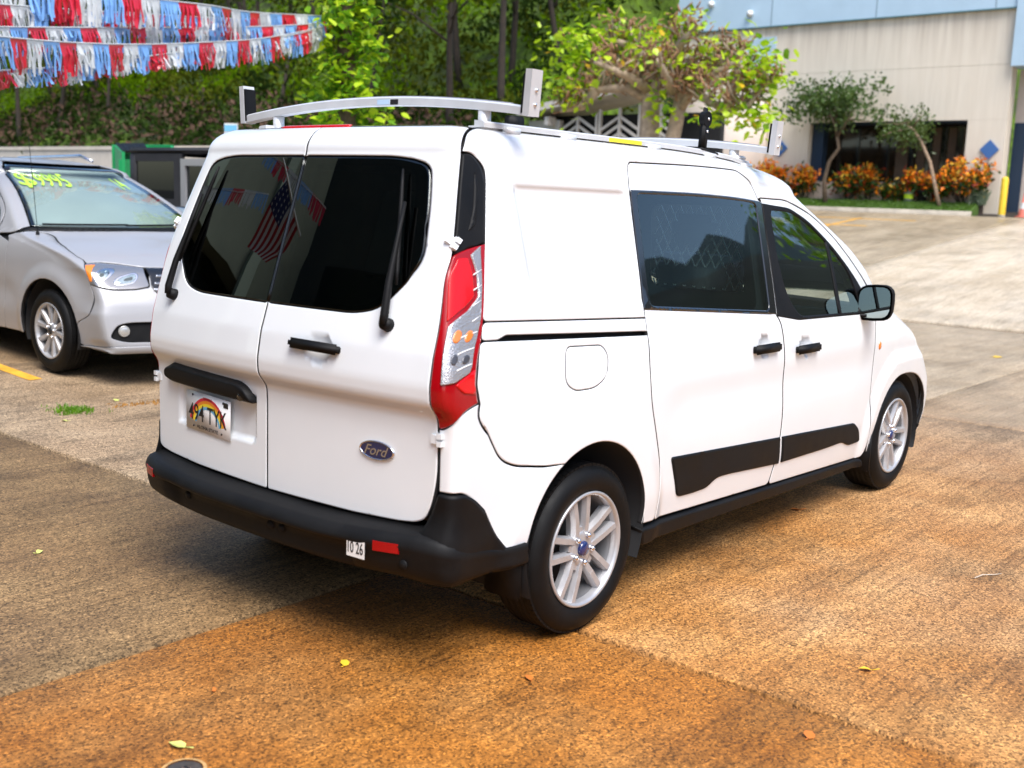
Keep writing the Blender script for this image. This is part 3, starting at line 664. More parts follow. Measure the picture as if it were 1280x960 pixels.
def bump_frame(p,z,off):
    q,n=RPt(abs(p),.5,-1 if p>0 else 1); n.z=0; n.normalize(); q=q+n*(off*fB(abs(p))); q.z=z; ex=Vector((0,0,1)).cross(n); return frame_xf(q,ex,Vector((0,0,1)))
for p in (-.68,.68):
    V=[];F=[]; pp_=np.linspace(abs(p)-.05,abs(p)+.04,8); sg=1 if p>0 else -1
    for a_ in pp_:
        q,n=RPt(a_,.5,-sg); n.z=0; n.normalize()
        for o_,z_ in ((-.004,-.018),(.004,-.016),(.004,.016),(-.004,.018)): w_=.098*fB(a_)+o_; V.append((q.x+n.x*w_,q.y+n.y*w_,.466+z_+.012*(a_-abs(p))))
    for i in range(7):
        for j in range(4): F.append((i*4+j,i*4+(j+1)%4,(i+1)*4+(j+1)%4,(i+1)*4+j))
    F+=[(0,1,2,3),(28,29,30,31)]
    MB().add(V,F).build('reflector',REDDEEP,bump)
for p in (-.42,.10,.16,.73):
    b=MB(); b.lathe([(0,.002),(.011,.003),(.0125,.0),(.016,.001),(.017,-.004)],16); xf=bump_frame(p,.415,.066 if abs(p)<.5 else .098); b.v=[tuple(xf@Vector(v)) for v in b.v]; b.build('parking_sensor',BLACKPL,bump)
xf=bump_frame(.560,.440,.0985); b=MB(); b.box((-.040,-.030,0),(.040,.030,.0012),0,xf); st=b.build('sticker',PAPER,bump)
tv,tf=text_mesh('10 26',.1,.0004,bold=.0010); A_=np.array(tv); c_=(A_.min(0)+A_.max(0))/2; s_=A_.max(0)-A_.min(0)
t=MB().add([xf@Vector(((p[0]-c_[0])*.068/s_[0],(p[1]-c_[1])*.040/s_[1]+.003,p[2]+.0018)) for p in tv],tf); t.build('lettering',INK,bump)
# third brake lamp at the top of the doors
panel('brake_light',VS.rear,[(-.25,1.853),(.15,1.853),(.12,1.890),(-.20,1.890)],REDLENS,van,off=.006,skirt=.01)
# ---- licence plate, handle bar over it, badge, right door handle
pf=rear_frame(.365,.735,1,.004); b=MB()
tl_=Matrix.Rotation(math.radians(-1.5),4,'Z')
pf=pf@tl_
b.box((-.152,-.076,0),(.152,.076,.0025),0,pf,.001); plate=b.build('licence_plate',M('plate_white',(.86,.86,.85),.35,coat=.3),van)
rb=[('red_band',(.62,.02,.05)),('orange_band',(.80,.26,.02)),('yellow_band',(.85,.65,.03)),('blue_band',(.15,.42,.62))]
for k,(nm,cc) in enumerate(rb):
    r0=.128-.012*k; b=MB(); V=[];F=[]
    for i in range(31):
        t=math.radians(14+152*i/30)
        for r in (r0,r0-.012): V.append(pf@Vector((r*math.cos(t)*1.0,-.060+r*math.sin(t)*.96,.0034)))
    for i in range(30): F.append((2*i,2*i+1,2*i+3,2*i+2))
    b.add(V,F).build('rainbow_band',M(nm,cc,.4),plate)
def fit(tv,w,h):
    A=np.array(tv); lo,hi=A.min(0),A.max(0); c_=(lo+hi)/2; s_=hi-lo; return [((p[0]-c_[0])*w/s_[0],(p[1]-c_[1])*h/s_[1],p[2]) for p in A]
def plate_text(s,w,h,x,y,mat,bold=0):
    tv,tf=text_mesh(s,.1,.0003,bold=bold); MB().add([pf@Vector((p[0]+x,p[1]+y,p[2]+.0044)) for p in fit(tv,w,h)],tf).build('lettering',mat,plate)
plate_text('494 TYK',.262,.066,0,-.004,INK,.0004); plate_text('ALOHA STATE',.145,.0135,0,-.058,INK); plate_text('HAWAII',.058,.010,0,.0585,M('dark_red_ink',(.25,.01,.01),.5))
for x in (-.105,.105):
    for y in (.062,-.060):
        b=MB(); b.lathe([(0,.004),(.004,.003),(.005,.0)],10); b.v=[tuple(pf@Vector((v[0]+x*(1 if y>0 else .92),v[1]+y,v[2]+.002))) for v in b.v]; b.build('plate_bolt',INK,plate)
b=MB(); b.box((.108,.046,.003),(.138,.066,.0042),0,pf); b.build('registration_sticker',INK,plate)
gb=[(.060,.822,.008),(.085,.868,.03),(.135,.897,.03),(.60,.912,.02),(.645,.892,.02),(.645,.845,.03),(.60,.832,.02),(.20,.822,.05)]
gp=panel('plate_handle',VS.rear,rnd(gb),BLACKPL,van,disp=lambda p,v:.016+.022*np.clip(1-((v-.868)/.05)**2,0,1)**.7,skirt=.05,lip=.010,lw=.012,step=.018,sgn=1)
b=MB(); xf=rear_frame(.118,.848,1,.030); b.lathe([(0,.008),(.010,.007),(.014,.002),(.019,.004),(.020,-.01)],18); b.v=[tuple(xf@Vector(v)) for v in b.v]; b.build('lock',GLOSSBLK,gp)
b=MB(); xf=rear_frame(.300,1.076,-1,.016); b.box((-.122,-.018,-.012),(.122,.018,.012),0,xf,.010); b.box((-.118,-.012,-.026),(-.085,.012,0),0,xf,.004); b.box((.085,-.012,-.026),(.118,.012,0),0,xf,.004); b.build('rear_door_handle',BLACKPL,van)
xf=rear_frame(.560,.755,-1,.001); b=MB(); ov=[(.078*math.cos(2*math.pi*i/40),.033*math.sin(2*math.pi*i/40)) for i in range(40)]
V=[];F=[]
for (k,h) in ((1.0,0),(1.0,.004),(.965,.007),(.93,.0065),(.91,.004)):
    V+=[xf@Vector((x*k,y*(k if k==1 else k-(1-k)*.9),h)) for x,y in ov]
for i in range(4):
    for j in range(40): F.append((i*40+j,i*40+(j+1)%40,(i+1)*40+(j+1)%40,(i+1)*40+j))
bd=b.add(V,F,0,True).build('badge',CHROME,van)
b=MB(); b.prism([(x*.925,y*.88) for x,y in ov],.003,.0045,'z',0,xf); b.build('badge_field',M('badge_blue',(.006,.012,.07),.15,coat=1),bd)
tv,tf=text_mesh('Ford',.1,.0006,shear=.4,bold=.0004); MB().add([xf@Vector((p[0],p[1],p[2]+.0055)) for p in fit(tv,.108,.034)],tf).build('lettering',CHROME,bd)
# ---- wheels
capm=M('cap_blue',(.01,.02,.10),.2,coat=1)
for sgn in (-1,1):
    make_wheel(van,(0,sgn*.885,.3215),sgn,phase=-.148,cap=capm); make_wheel(van,(3.062,sgn*.870,.3215),sgn,phase=.5,cap=capm)
# ---- under side, floor, bulkhead mesh, seats
b=MB(); b.box((-.62,-.70,.30),(3.5,.70,.36)); b.box((-.05,-.78,.25),(.05,.78,.36)); b.box((.8,-.5,.2),(2.0,.5,.30)); b.build('underbody',DARKIN,van)
b=MB(); b.box((-.60,-.78,.50),(2.7,.78,.52)); b.build('load_floor',GREYIN,van)
for y in (-.38,.38):
    s=MB(); s.box((1.62,y-.24,.72),(2.12,y+.24,.88),0,None,.05); xf=Matrix.Translation((1.66,y,.86))@Matrix.Rotation(math.radians(-14),4,'Y'); s.box((-.07,-.235,-.05),(.07,.235,.52),0,xf,.05); s.box((-.04,-.13,.54),(.05,.13,.72),0,xf,.04); s.tube([xf@Vector((0,-.06,.48)),xf@Vector((0,-.06,.6))],.008); s.tube([xf@Vector((0,.06,.48)),xf@Vector((0,.06,.6))],.008); s.build('seat',GREYIN,van)
b=MB(); b.box((2.30,-.72,.85),(2.62,.72,1.07),0,None,.04); b.build('dashboard',DARKIN,van)
b=MB(); b.tube([(2.25+.0,.38+.19*math.cos(t),1.02+.19*math.sin(t)) for t in np.linspace(0,2*math.pi,25)],.015,6); b.build('steering_wheel',DARKIN,van)
# cargo partition behind the seats with two mesh windows
HW=[(.15,1.20),(.68,1.20),(.62,1.60),(.13,1.60)]
def part_chart(a,v): return np.stack([np.full_like(a,1.50),-a,v],-1)
edge=[(-.80,.53),(.80,.53),(.82,1.10),(.66,1.74),(-.66,1.74),(-.82,1.10)]
pt0=panel('partition',part_chart,edge,M('partition_grey',(.05,.055,.055),.7),van,holes=[rnd(HW,.06),rnd([(-p[0],p[1]) for p in HW],.06)],step=.2,skirt=.01,sgn=1)
for s_ in (-1,1):
    b=MB()
    for k in range(-14,18):
        for d in (1,-1):
            seg=[]
            for i in range(15):
                v=1.205+.39*i/14; a_=.12+.055*k+d*(v-1.2)*.55; lim=.67-(v-1.2)*.15
                if .145<a_<lim: seg.append((1.503,-s_*a_*-1,v))
            if len(seg)>1: b.tube([seg[0],seg[-1]],.0042,4,caps=False)
    o=b.build('mesh_screen',WMETAL,pt0)
# ---- ladder rack
rk=MB()
def bar_at(x,hb,dz,z_end,zc):
    ys=np.linspace(-.76,.76,31); V=[];F=[]
    for y in ys:
        z=z_end+(zc-z_end)*(1-(y/.76)**2)
        for dx,h in ((-.024,-.002),(-.024,.024),(-.016,.030),(.016,.030),(.024,.024),(.024,-.002)): V.append((x+dx,y,z+h))
    n=6
    for i in range(30):
        for j in range(n): F.append((i*n+j,i*n+(j+1)%n,(i+1)*n+(j+1)%n,(i+1)*n+j))
    F+= [tuple(range(n)),tuple(range(30*n,31*n))]
    return MB().add(V,F)
rack=None
for x,ze,zc in ((-.28,1.872,1.922),(1.50,1.845,1.893)):
    o=bar_at(x,0,0,ze,zc).build('rack_crossbar',ALU,van)
    r=MB(); pts=[(x,y,ze+.024+(zc-ze)*(1-(y/.76)**2)) for y in np.linspace(-.69,.69,25)]; r.tube(pts,.010,8); r.build('rubber_strip',M('grey_rubber',(.16,.16,.165),.45),o)
    for s in (-1,1):
        p=MB(); p.tube([(x,s*.565,1.80),(x,s*.565,ze+.02)],.023,14); p.box((x-.05,s*.565-.04,1.815),(x+.05,s*.565+.04,1.838),0,None,.006); p.build('rack_post',ALU,o)
        u=MB(); m_=Matrix.Translation((x,s*.770,ze-.004))@Matrix.Rotation(math.radians(-4*s),4,'X'); u.box((-.028,-.014,-.0),(.028,.014,.152),0,m_)
        ob=u.build('ladder_stop',ALU,o); pd=MB(); pd.box((-.026,min(-s*.014,-s*.024),.008),(.026,max(-s*.014,-s*.024),.138),0,m_); pd.build('stop_pad',BLACKPL,o)
        for h in (.038,.085): MB().tube([m_@Vector((0,s*.012,h)),m_@Vector((0,s*.020,h))],.006,8).build('bolt',CHROME,o)
    if x<0:
        b=MB(); b.box((x-.0262,-.16,1.921),(x-.0245,-.12,1.939)); b.build('bar_label',INK,o)
        b=MB(); b.box((x-.0262,-.115,1.922),(x-.0245,-.05,1.940)); b.build('bar_label',M('pale_blue_label',(.45,.6,.75),.5),o)
for s in (-1,1):
    V=[];F=[]; xs=np.linspace(-.34,1.56,24)
    for x in xs:
        q=VS.side(np.array([x]),np.array([1.86]))[0]; z=q[2]+.004
        for dy,h in ((.016,.0),(.016,.016),(.010,.021),(-.030,.025),(-.030,.0)): V.append((x,s*(.602+dy),z+h))
    for i in range(23):
        for j in range(5): F.append((i*5+j,i*5+(j+1)%5,(i+1)*5+(j+1)%5,(i+1)*5+j))
    F+=[(0,1,2,3,4),tuple(range(115,120))]
    rl=MB().add(V,F).build('rack_side_rail',ALU,van)
    zr=lambda x: float(VS.side(np.array([x]),np.array([1.86]))[0][2])
    for x in (-.20,.13,.72,1.18,1.52):
        b=MB(); b.box((x-.04,s*.622-.012,zr(x)-.012),(x+.04,s*.622+.012,zr(x)+.012),0,None,.003); b.build('rail_clip',WHITE,rl)
    if s<0:
        b=MB(); b.box((.40,-.6200,zr(.5)+.004),(.63,-.6185,zr(.5)+.020)); b.build('warning_sticker',YELLOWST,rl)
# black ladder clamp on the right rail
b=MB(); m_=Matrix.Translation((1.16,-.59,1.835))@Matrix.Rotation(math.radians(6),4,'Y'); b.box((-.05,-.03,0),(.10,.03,.012),0,m_,.003); b.box((-.022,-.012,0),(.022,.012,.15),0,m_,.004)
b.prism([(.034*math.cos(t),.145+.034*math.sin(t)) for t in np.linspace(0,2*math.pi,17)[:-1]],-.014,.014,'y',0,m_); b.box((.005,.014,.02),(.04,.022,.20),0,m_,.003); cl=b.build('ladder_clamp',BLACKPL,van)
for h in (.09,.145): MB().tube([m_@Vector((0,-.012,h)),m_@Vector((0,-.020,h))],.006,8).build('bolt',CHROME,cl)
b=MB(); b.box((-.02,-.47,1.85),(.06,-.43,1.90),0,None,.006); b.build('rack_bracket',BLACKPL,van)
# ------------------------------------------------------------------ ground
def ss1(a,b,x):
    t=min(1,max(0,(x-a)/(b-a))); return t*t*(3-2*t)
def G(x,y):
    s=max(0,x-13.75)*.1036
    yy=max(0,y-3.5); yy=yy*yy/(yy+.6) if yy>0 else 0
    return s+.05*min(yy,14)*(1-ss1(6,13.5,x))
CAM=np.array(CAMP)
def unproj(px,py,depth): return Vector(CAM+(CF+CR*(px-640)/FPX-CU*(py-480)/FPX)*depth)
n=newmat('concrete'); P=n.pos(); oc=n.n('ObjectInfo').outputs['Color']; sep=n.n('SeparateColor'); n.l(oc,sep.inputs[0])
rust_o,light_o,wet_o=sep.outputs[0],sep.outputs[1],sep.outputs[2]
agg=n.n('SeparateColor'); n.l(n.voro(P,150),agg.inputs[0]); a1=agg.outputs[0]; a2=agg.outputs[1]
agg2=n.n('SeparateColor'); n.l(n.voro(P,72),agg2.inputs[0])
broom=n.noise(n.mapv(P,(1.2,42,1)),1.0,5,.7); broom2=n.noise(n.mapv(P,(.35,9,1)),1.0,4,.6)
big=n.noise(P,.42,5,.6); mid=n.noise(P,1.7,5,.65); fine=n.noise(P,14,5,.7)
tone=n.math('ADD',n.math('MULTIPLY',n.rng(big,.3,.7,0,1),.45),n.math('ADD',n.math('MULTIPLY',n.rng(mid,.3,.7,0,1),.33),n.math('MULTIPLY',n.rng(broom2,.3,.7,0,1),.22)))
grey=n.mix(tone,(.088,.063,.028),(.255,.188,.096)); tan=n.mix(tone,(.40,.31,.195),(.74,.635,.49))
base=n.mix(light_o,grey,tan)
rusty=n.mix(tone,(.25,.080,.009),(.55,.220,.036)); sandy=n.mix(tone,(.35,.150,.032),(.60,.345,.13))
rcol=n.mix(n.math('ADD',n.math('MULTIPLY',light_o,.75),n.rng(mid,.4,.75,-.1,.3),True),rusty,sandy)
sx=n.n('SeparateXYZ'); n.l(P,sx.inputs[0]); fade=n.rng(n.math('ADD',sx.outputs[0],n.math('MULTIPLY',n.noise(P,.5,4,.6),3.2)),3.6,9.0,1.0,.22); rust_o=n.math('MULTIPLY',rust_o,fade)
rm=n.math('MULTIPLY',rust_o,n.rng(n.noise(n.mapv(P,loc=(3,9,0)),.55,4,.6),.30,.55,.66,1.0),True)
col=n.mix(rm,base,rcol)
# aggregate: dark and pale stones showing through the worn paste
stone=n.ramp(a1,[(0,.12),(.16,.28),(.28,.75),(.60,1.0),(.84,1.25),(1,1.95)]); col=n.mix(n.math('SUBTRACT',.95,n.math('MULTIPLY',wet_o,.45)),col,stone,'MULTIPLY')
stone2=n.ramp(agg2.outputs[0],[(0,.72),(.5,1.0),(1,1.22)]); col=n.mix(.7,col,stone2,'MULTIPLY')
bl=n.ramp(broom,[(.34,.45),(.47,.95),(.7,1.12)]); col=n.mix(.65,col,bl,'MULTIPLY')
stain=n.ramp(n.noise(n.mapv(P,(.6,1.6,1),loc=(1,4,0)),1.3,6,.7),[(.36,.40),(.50,1.0),(.8,1.10)]); col=n.mix(n.math('SUBTRACT',.78,n.math('MULTIPLY',wet_o,.45)),col,stain,'MULTIPLY')
n.l(col,n.b.inputs['Base Color'])
wet=n.rng(n.noise(n.mapv(P,(.5,.9,1)),.5,5,.65),.42,.62,0,1); n.l(n.math('SUBTRACT',n.rng(mid,.3,.7,.66,.85),n.math('MULTIPLY',n.math('MULTIPLY',wet,wet_o),.42)),n.b.inputs['Roughness']); n.b.inputs['Specular IOR Level'].default_value=.32
hb=n.math('ADD',n.math('MULTIPLY',a1,.6),n.math('ADD',n.math('MULTIPLY',broom,1.1),n.math('MULTIPLY',fine,.5))); n.bump(hb,.55,.0045)
CONC=n.m
def sheet(name,fn,xs,ys,mat,kind,parent=None,sm=True):
    V=[(x,y,fn(x,y)) for x in xs for y in ys]; k=len(ys)
    F=[(i*k+j,(i+1)*k+j,(i+1)*k+j+1,i*k+j+1) for i in range(len(xs)-1) for j in range(k-1)]
    return MB().add(V,F,0,sm).build(name,mat,parent,kind=kind,fixn=False)
n=newmat('earth'); P=n.pos(); n.l(n.mix(n.noise(P,.5,6,.7),(.016,.011,.007),(.035,.025,.016)),n.b.inputs['Base Color']); n.b.inputs['Roughness'].default_value=.95; EARTH=n.m
far=[-900,-500,-250,-120,-60,-40]
gx=far+list(np.linspace(-30,34,65))+[45,60,90,140,250,500,900]; gy=far+list(np.linspace(-30,50,81))+[60,90,140,250,500,900]
lot=sheet('parking_lot',lambda x,y:G(min(x,34),y)-.055,gx,gy,EARTH,'structure')
XS=[(-23,-17),(-17,-11.3),(-11.3,-5.65),(-5.65,0),(0,5.65),(5.65,13.58),(13.86,19.55),(19.55,25),(25,30.12)]
YS=[-28.6,-22.9,-17.15,-11.4,-5.65,.1,5.85,11.6,17.4,23.1,28.9,34.6]
rs=np.random.default_rng(3)
for (x0,x1) in XS:
    for y0,y1 in zip(YS[:-1],YS[1:]):
        if x0>=19 and y0>17: continue
        N=14; g0=.010; gx0=.016 if abs(x0)<.01 else g0; gx1=.016 if abs(x1)<.01 else g0
        xs=[x0+gx0,x0+gx0+.008]+list(np.linspace(x0+.25,x1-.25,N))+[x1-gx1-.008,x1-gx1]; ys=[y0+g0,y0+g0+.008]+list(np.linspace(y0+.25,y1-.25,N))+[y1-g0-.008,y1-g0]
        V=[];k=len(ys)
        for i,x in enumerate(xs):
            for j,y in enumerate(ys):
                e=i in(0,len(xs)-1) or j in (0,k-1); jx=rs.uniform(-.004,.004) if e else 0
                V.append((x+(jx if i in(0,len(xs)-1) else 0),y+(jx if j in(0,k-1) else 0),G(x,y)-(.007 if e else 0)))
        F=[(i*k+j,(i+1)*k+j,(i+1)*k+j+1,i*k+j+1) for i in range(len(xs)-1) for j in range(k-1)]
        rim=[i*k for i in range(len(xs))]+[(len(xs)-1)*k+j for j in range(1,k)]+[i*k+k-1 for i in range(len(xs)-2,-1,-1)]+[j for j in range(k-2,0,-1)]
        o=len(V); V+=[(V[i][0],V[i][1],V[i][2]-.05) for i in rim]; R_=len(rim)
        F+=[(rim[(i+1)%R_],rim[i],o+i,o+(i+1)%R_) for i in range(R_)]
        s=MB().add(V,F,0,True).build('slab',CONC,lot,fixn=False)
        near=y0<0
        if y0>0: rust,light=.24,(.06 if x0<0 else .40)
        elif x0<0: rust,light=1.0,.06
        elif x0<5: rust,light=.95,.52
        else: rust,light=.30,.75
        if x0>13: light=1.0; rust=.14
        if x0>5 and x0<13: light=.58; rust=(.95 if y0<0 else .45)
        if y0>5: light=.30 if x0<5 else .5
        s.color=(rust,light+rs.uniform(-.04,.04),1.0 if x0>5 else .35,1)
# trench drain between the level lot and the ramp
b=MB(); b.box((13.60,-28,-.05),(13.84,34,-.022)); ch=b.build('drain_channel',M('channel_rust',(.20,.09,.02),.7,var=.35,vscale=3)); ch['kind']='structure'
PAINTY=M('lot_paint',(.72,.36,.03),.7,var=.3,vscale=9); 
def stripe(name,pts,w,mat=PAINTY):
    a,b_=Vector(pts[0]),Vector(pts[1]); d=(b_-a).normalized(); q=Vector((-d.y,d.x))*w/2; N=14; V=[]
    for i in range(N+1):
        p=a+(b_-a)*i/N
        for s in(-1,1): V.append((p.x+q.x*s,p.y+q.y*s,G(p.x+q.x*s,p.y+q.y*s)+.0045))
    return MB().add(V,[(2*i,2*i+2,2*i+3,2*i+1) for i in range(N)]).build(name,mat,lot,fixn=False)
for x in (.95,3.72,6.5,9.3): stripe('painted_line',((x,5.15),(x,10.2)),.11)
stripe('painted_line',((26.4,13.2),(26.4,8.9)),.14); stripe('painted_line',((24.6,13.4),(24.6,9.6)),.14); stripe('painted_line',((28.2,13.2),(28.2,8.2)),.12)
for y in (9.9,12.6): stripe('painted_line',((24.4,y),(28.4,y)),.12)
# kerb, grass strip, planting bed in front of the building
KERB=M('kerb_concrete',(.36,.32,.26),.85,var=.25,vscale=4,bump=.4)
b=MB(); zk=G(30.15,0)
b.box((30.14,7.35,zk-.2),(30.30,16.5,zk+.13),0,None,.012); kb=b.build('kerb',KERB); kb['kind']='structure'
n=newmat('grass_ground'); P=n.pos(); n.l(n.mix(n.noise(P,6,5,.7),(.03,.075,.008),(.10,.19,.02)),n.b.inputs['Base Color']); n.b.inputs['Roughness'].default_value=.9; GRASSG=n.m
b=MB(); b.prism([(30.30,zk-.2),(30.30,zk+.115),(31.05,zk+.36),(31.05,zk-.2)],7.4,16.5,'y'); gs=b.build('grass_verge',GRASSG); gs['kind']='structure'
b=MB(); b.box((31.05,7.4,zk-.2),(31.9,16.5,zk+.36)); bd_=b.build('planting_bed',M('mulch',(.035,.025,.018),.95,var=.4,vscale=20)); bd_['kind']='structure'
def leafmat(name,c1,c2,sc=3.,trans=.35,gl=.03):
    n=newmat(name); f=n.noise(n.pos(),sc,3,.6); r=n.n('ObjectInfo').outputs['Random']
    c=n.mix(n.rng(f,.3,.7,0,1),c1,c2); d=n.n('BsdfDiffuse'); t=n.n('BsdfTranslucent'); g=n.n('BsdfGlossy'); g.inputs['Roughness'].default_value=.35
    n.l(c,d.inputs[0]); n.l(c,t.inputs[0]); m1=n.n('MixShader'); m1.inputs[0].default_value=trans; n.l(d.outputs[0],m1.inputs[1]); n.l(t.outputs[0],m1.inputs[2])
    m2=n.n('MixShader'); m2.inputs[0].default_value=gl if 'forest' not in name and 'undergrowth' not in name else .0; n.l(m1.outputs[0],m2.inputs[1]); n.l(g.outputs[0],m2.inputs[2]); n.l(m2.outputs[0],n.out.inputs[0]); n.t.nodes.remove(n.b); return n.m
BARK=M('bark',(.12,.085,.055),.9,var=.4,vscale=12,bump=.6,bscale=30); DARKBARK=M('dark_bark',(.030,.022,.015),.95,var=.4,vscale=6); PALEBARK=M('pale_bark',(.30,.21,.14),.9,var=.4,vscale=9,bump=.5,bscale=40)
STALK=M('dry_stalk',(.30,.16,.085),.9,var=.45,vscale=9)
def leaf_quad(V,F,p,L,wd,rng,droop=0.,up=None):
    """a kite-shaped leaf folded along its midrib"""
    d=rng.normal(size=3); d[2]-=droop; d/=np.linalg.norm(d)
    s=np.cross(d,rng.normal(size=3)); s/=max(np.linalg.norm(s),1e-6); nn=np.cross(d,s); o=len(V)
    V+= [tuple(p),tuple(p+d*L*.45+s*wd/2+nn*wd*.18),tuple(p+d*L),tuple(p+d*L*.45-s*wd/2+nn*wd*.18)]
    F+= [(o,o+1,o+2),(o,o+2,o+3)]
def grass_tufts(name,pts,h,rng,mat,parent=None,blades=5,w=.012,kind='stuff'):
    V=[];F=[]
    for p in pts:
        for k in range(blades):
            a=rng.uniform(0,2*math.pi); ln=h*rng.uniform(.5,1.2); t=rng.uniform(.1,.6); o=len(V); dx,dy=math.cos(a),math.sin(a); b0=np.array(p)+np.array([rng.uniform(-.02,.02),rng.uniform(-.02,.02),0])
            V+=[tuple(b0+np.array([-dy*w,dx*w,0])),tuple(b0+np.array([dy*w,-dx*w,0])),tuple(b0+np.array([dx*t*ln*.5,dy*t*ln*.5,ln*.7])+np.array([dy*w*.6,-dx*w*.6,0])),tuple(b0+np.array([dx*t*ln,dy*t*ln,ln]))]
            F+=[(o,o+1,o+2),(o,o+2,o+3)]
    m=MB().add(V,F); ob=m.build(name,mat,parent,fixn=False)
    if kind: ob['kind']=kind
    return ob
GRASSB=leafmat('grass_blades',(.05,.12,.01),(.15,.28,.03),8)
rg=np.random.default_rng(5)
o=grass_tufts('verge_grass',[(30.32+.73*u_,rg.uniform(7.45,16.4),zk+.11+.245*u_) for u_ in rg.uniform(0,1,6000)],.07,rg,GRASSB,blades=3,w=.008); tag(o,'short green lawn grass on the strip behind the kerb','grass')
o=grass_tufts('joint_grass',[(.66+rg.normal()*.06,4.05+.07*rg.normal(),G(.6,4)) for _ in range(150)],.03,rg,leafmat('weed_green',(.08,.20,.01),(.18,.36,.02)),blades=4,w=.004); tag(o,'small patch of bright green weeds in a joint of the lot','grass')
o=grass_tufts('joint_moss',[(x,4.0+.04*rg.normal()+.0*x,G(x,4.0)) for x in np.linspace(.95,2.1,120)],.018,rg,M('dry_weed',(.36,.17,.03),.9,var=.3),blades=4,w=.004); tag(o,'dry orange weeds in the joint by the grass patch','weeds')
# ------------------------------------------------------------------ hillside
def HX0(y): return 20.35+ (46-20.35)*(1-ss1(17.2,19.8,y))
def HZ(x,y):
    d=max(0,x-HX0(y)); return 2.55+.60*d+.8*math.sin(x*.31+y*.17)*min(1,d/6)+.5*math.sin(y*.43-x*.2)*min(1,d/6)
n=newmat('hill_ground'); P=n.pos(); f=n.noise(P,.30,6,.65); g=n.noise(P,2.2,5,.7)
c=n.ramp(f,[(.30,(.030,.022,.010)),(.44,(.045,.075,.012)),(.52,(.09,.17,.004)),(.66,(.16,.28,.006))]); n.l(n.mix(n.rng(g,.3,.7,.1,1),(.014,.016,.006),c),n.b.inputs['Base Color']); n.b.inputs['Roughness'].default_value=1; n.bump(g,.8,.2); HILLM=n.m
hill=sheet('hillside',HZ,[20.35+1.2*i for i in range(70)],[17.3+1.3*i for i in range(90)],HILLM,'structure')
hill2=sheet('hillside',lambda x,y: HZ(x,y)-.05,[46+3*i for i in range(30)],[3+1.5*i for i in range(12)],HILLM,'structure')
rg=np.random.default_rng(21)
LF=[leafmat('forest_leaf_dark',(.012,.026,.006),(.035,.060,.010),1.2,.3),leafmat('forest_leaf_olive',(.045,.06,.006),(.095,.115,.010),1.2,.3),leafmat('forest_leaf_green',(.06,.12,.004),(.13,.21,.006),1.0,.4)]
def forest_tree(seed,H,mats):
    r=np.random.default_rng(seed); tr=MB(); lean=r.normal(size=2)*.10; pts=[];
    for i in range(7):
        t=i/6; pts.append((lean[0]*t*H+.14*math.sin(3*t+seed),lean[1]*t*H+.14*math.cos(2.6*t+seed*2),t*H-.3))
    r0=.055+.012*H*r.uniform(.5,1); tr.tube(pts,[r0*(1-.75*i/6) for i in range(7)],6)
    tips=[]
    for k in range(8):
        t=r.uniform(.35,.97); i=min(5,int(t*6)); p=np.array(pts[i])+(np.array(pts[i+1])-np.array(pts[i]))*(t*6-i); a=r.uniform(0,2*math.pi); L=H*r.uniform(.16,.34)*(1.15-t*.5)
        q=p+np.array([math.cos(a)*L*.5,math.sin(a)*L*.5,L*.35]); e=p+np.array([math.cos(a)*L,math.sin(a)*L,L*.55]); tr.tube([p,q,e],[r0*.35,r0*.22,.01],5); tips+=[e,q*.4+e*.6]
    tips.append(np.array(pts[-1]))
    V=[];F=[];mi=[]
    for e in tips:
        for _ in range(r.integers(18,40)):
            p=e+r.normal(size=3)*np.array([.5,.5,.32]); leaf_quad(V,F,p,r.uniform(.16,.34),r.uniform(.10,.2),r,.2)
    m=MB(); m.add(V,F); ms=r.choice(len(mats),size=len(F)//2,p=[.45,.35,.2][:len(mats)]); m.m=list(np.repeat(ms,2))
    t=tr.build('forest_tree',DARKBARK,None); c=m.build('crown',mats,t,fixn=False); return t
kinds=[(11,6.5),(12,8.0),(13,5.4),(14,7.4),(15,9.0),(16,6.0)]
labs=['thin leaning dark-trunked tree with a loose crown on the wooded hillside','tall dark tree with a sparse high crown on the wooded hillside','low dark bushy tree on the wooded hillside','slim olive-crowned tree among others on the wooded hillside','tallest kind of dark-stemmed tree on the wooded hillside','small spreading dark tree on the wooded hillside']
protos=[]
spots=[]
for _ in range(4000):
    if len(spots)>=105: break
    y=rg.uniform(19.5,80); x=rg.uniform(21.2,52); X=np.array([x,y,HZ(x,y)+2])-CAM; d=X@CF; px=640+FPX*(X@CR)/d; 
    if -80<px<900 and all((x-a)**2+(y-b)**2>(1.25+.02*(x-20))**2 for a,b in spots): spots.append((x,y))
KW=['thin leaning dark-trunked tree','tall sparse-crowned tree','low bushy tree','slim olive-crowned tree','tallest straight dark-stemmed tree','small spreading tree']
def tree_label(x,y,k):
    X=np.array([x,y,HZ(x,y)+2])-CAM; px=640+FPX*(X@CR)/(X@CF); row='front row above the wall' if x<27 else ('middle of the slope' if x<37 else 'upper slope')
    if x<27 and px>620: row='lowest part of the slope'
    for e,w in ((60,'at the left edge under the streamers'),(180,'behind the minivan, under the streamers'),(300,'left of the van roof'),(400,'just left of the leafy streamer tree'),(500,'right behind the leafy streamer tree'),(590,'above the rear crossbar of the rack'),(680,'by the right ladder stop'),(780,'behind the left half of the trimmed tree'),(2000,'beside the blue-clad office')):
        if px<e: break
    return KW[k]+', '+row+', '+w
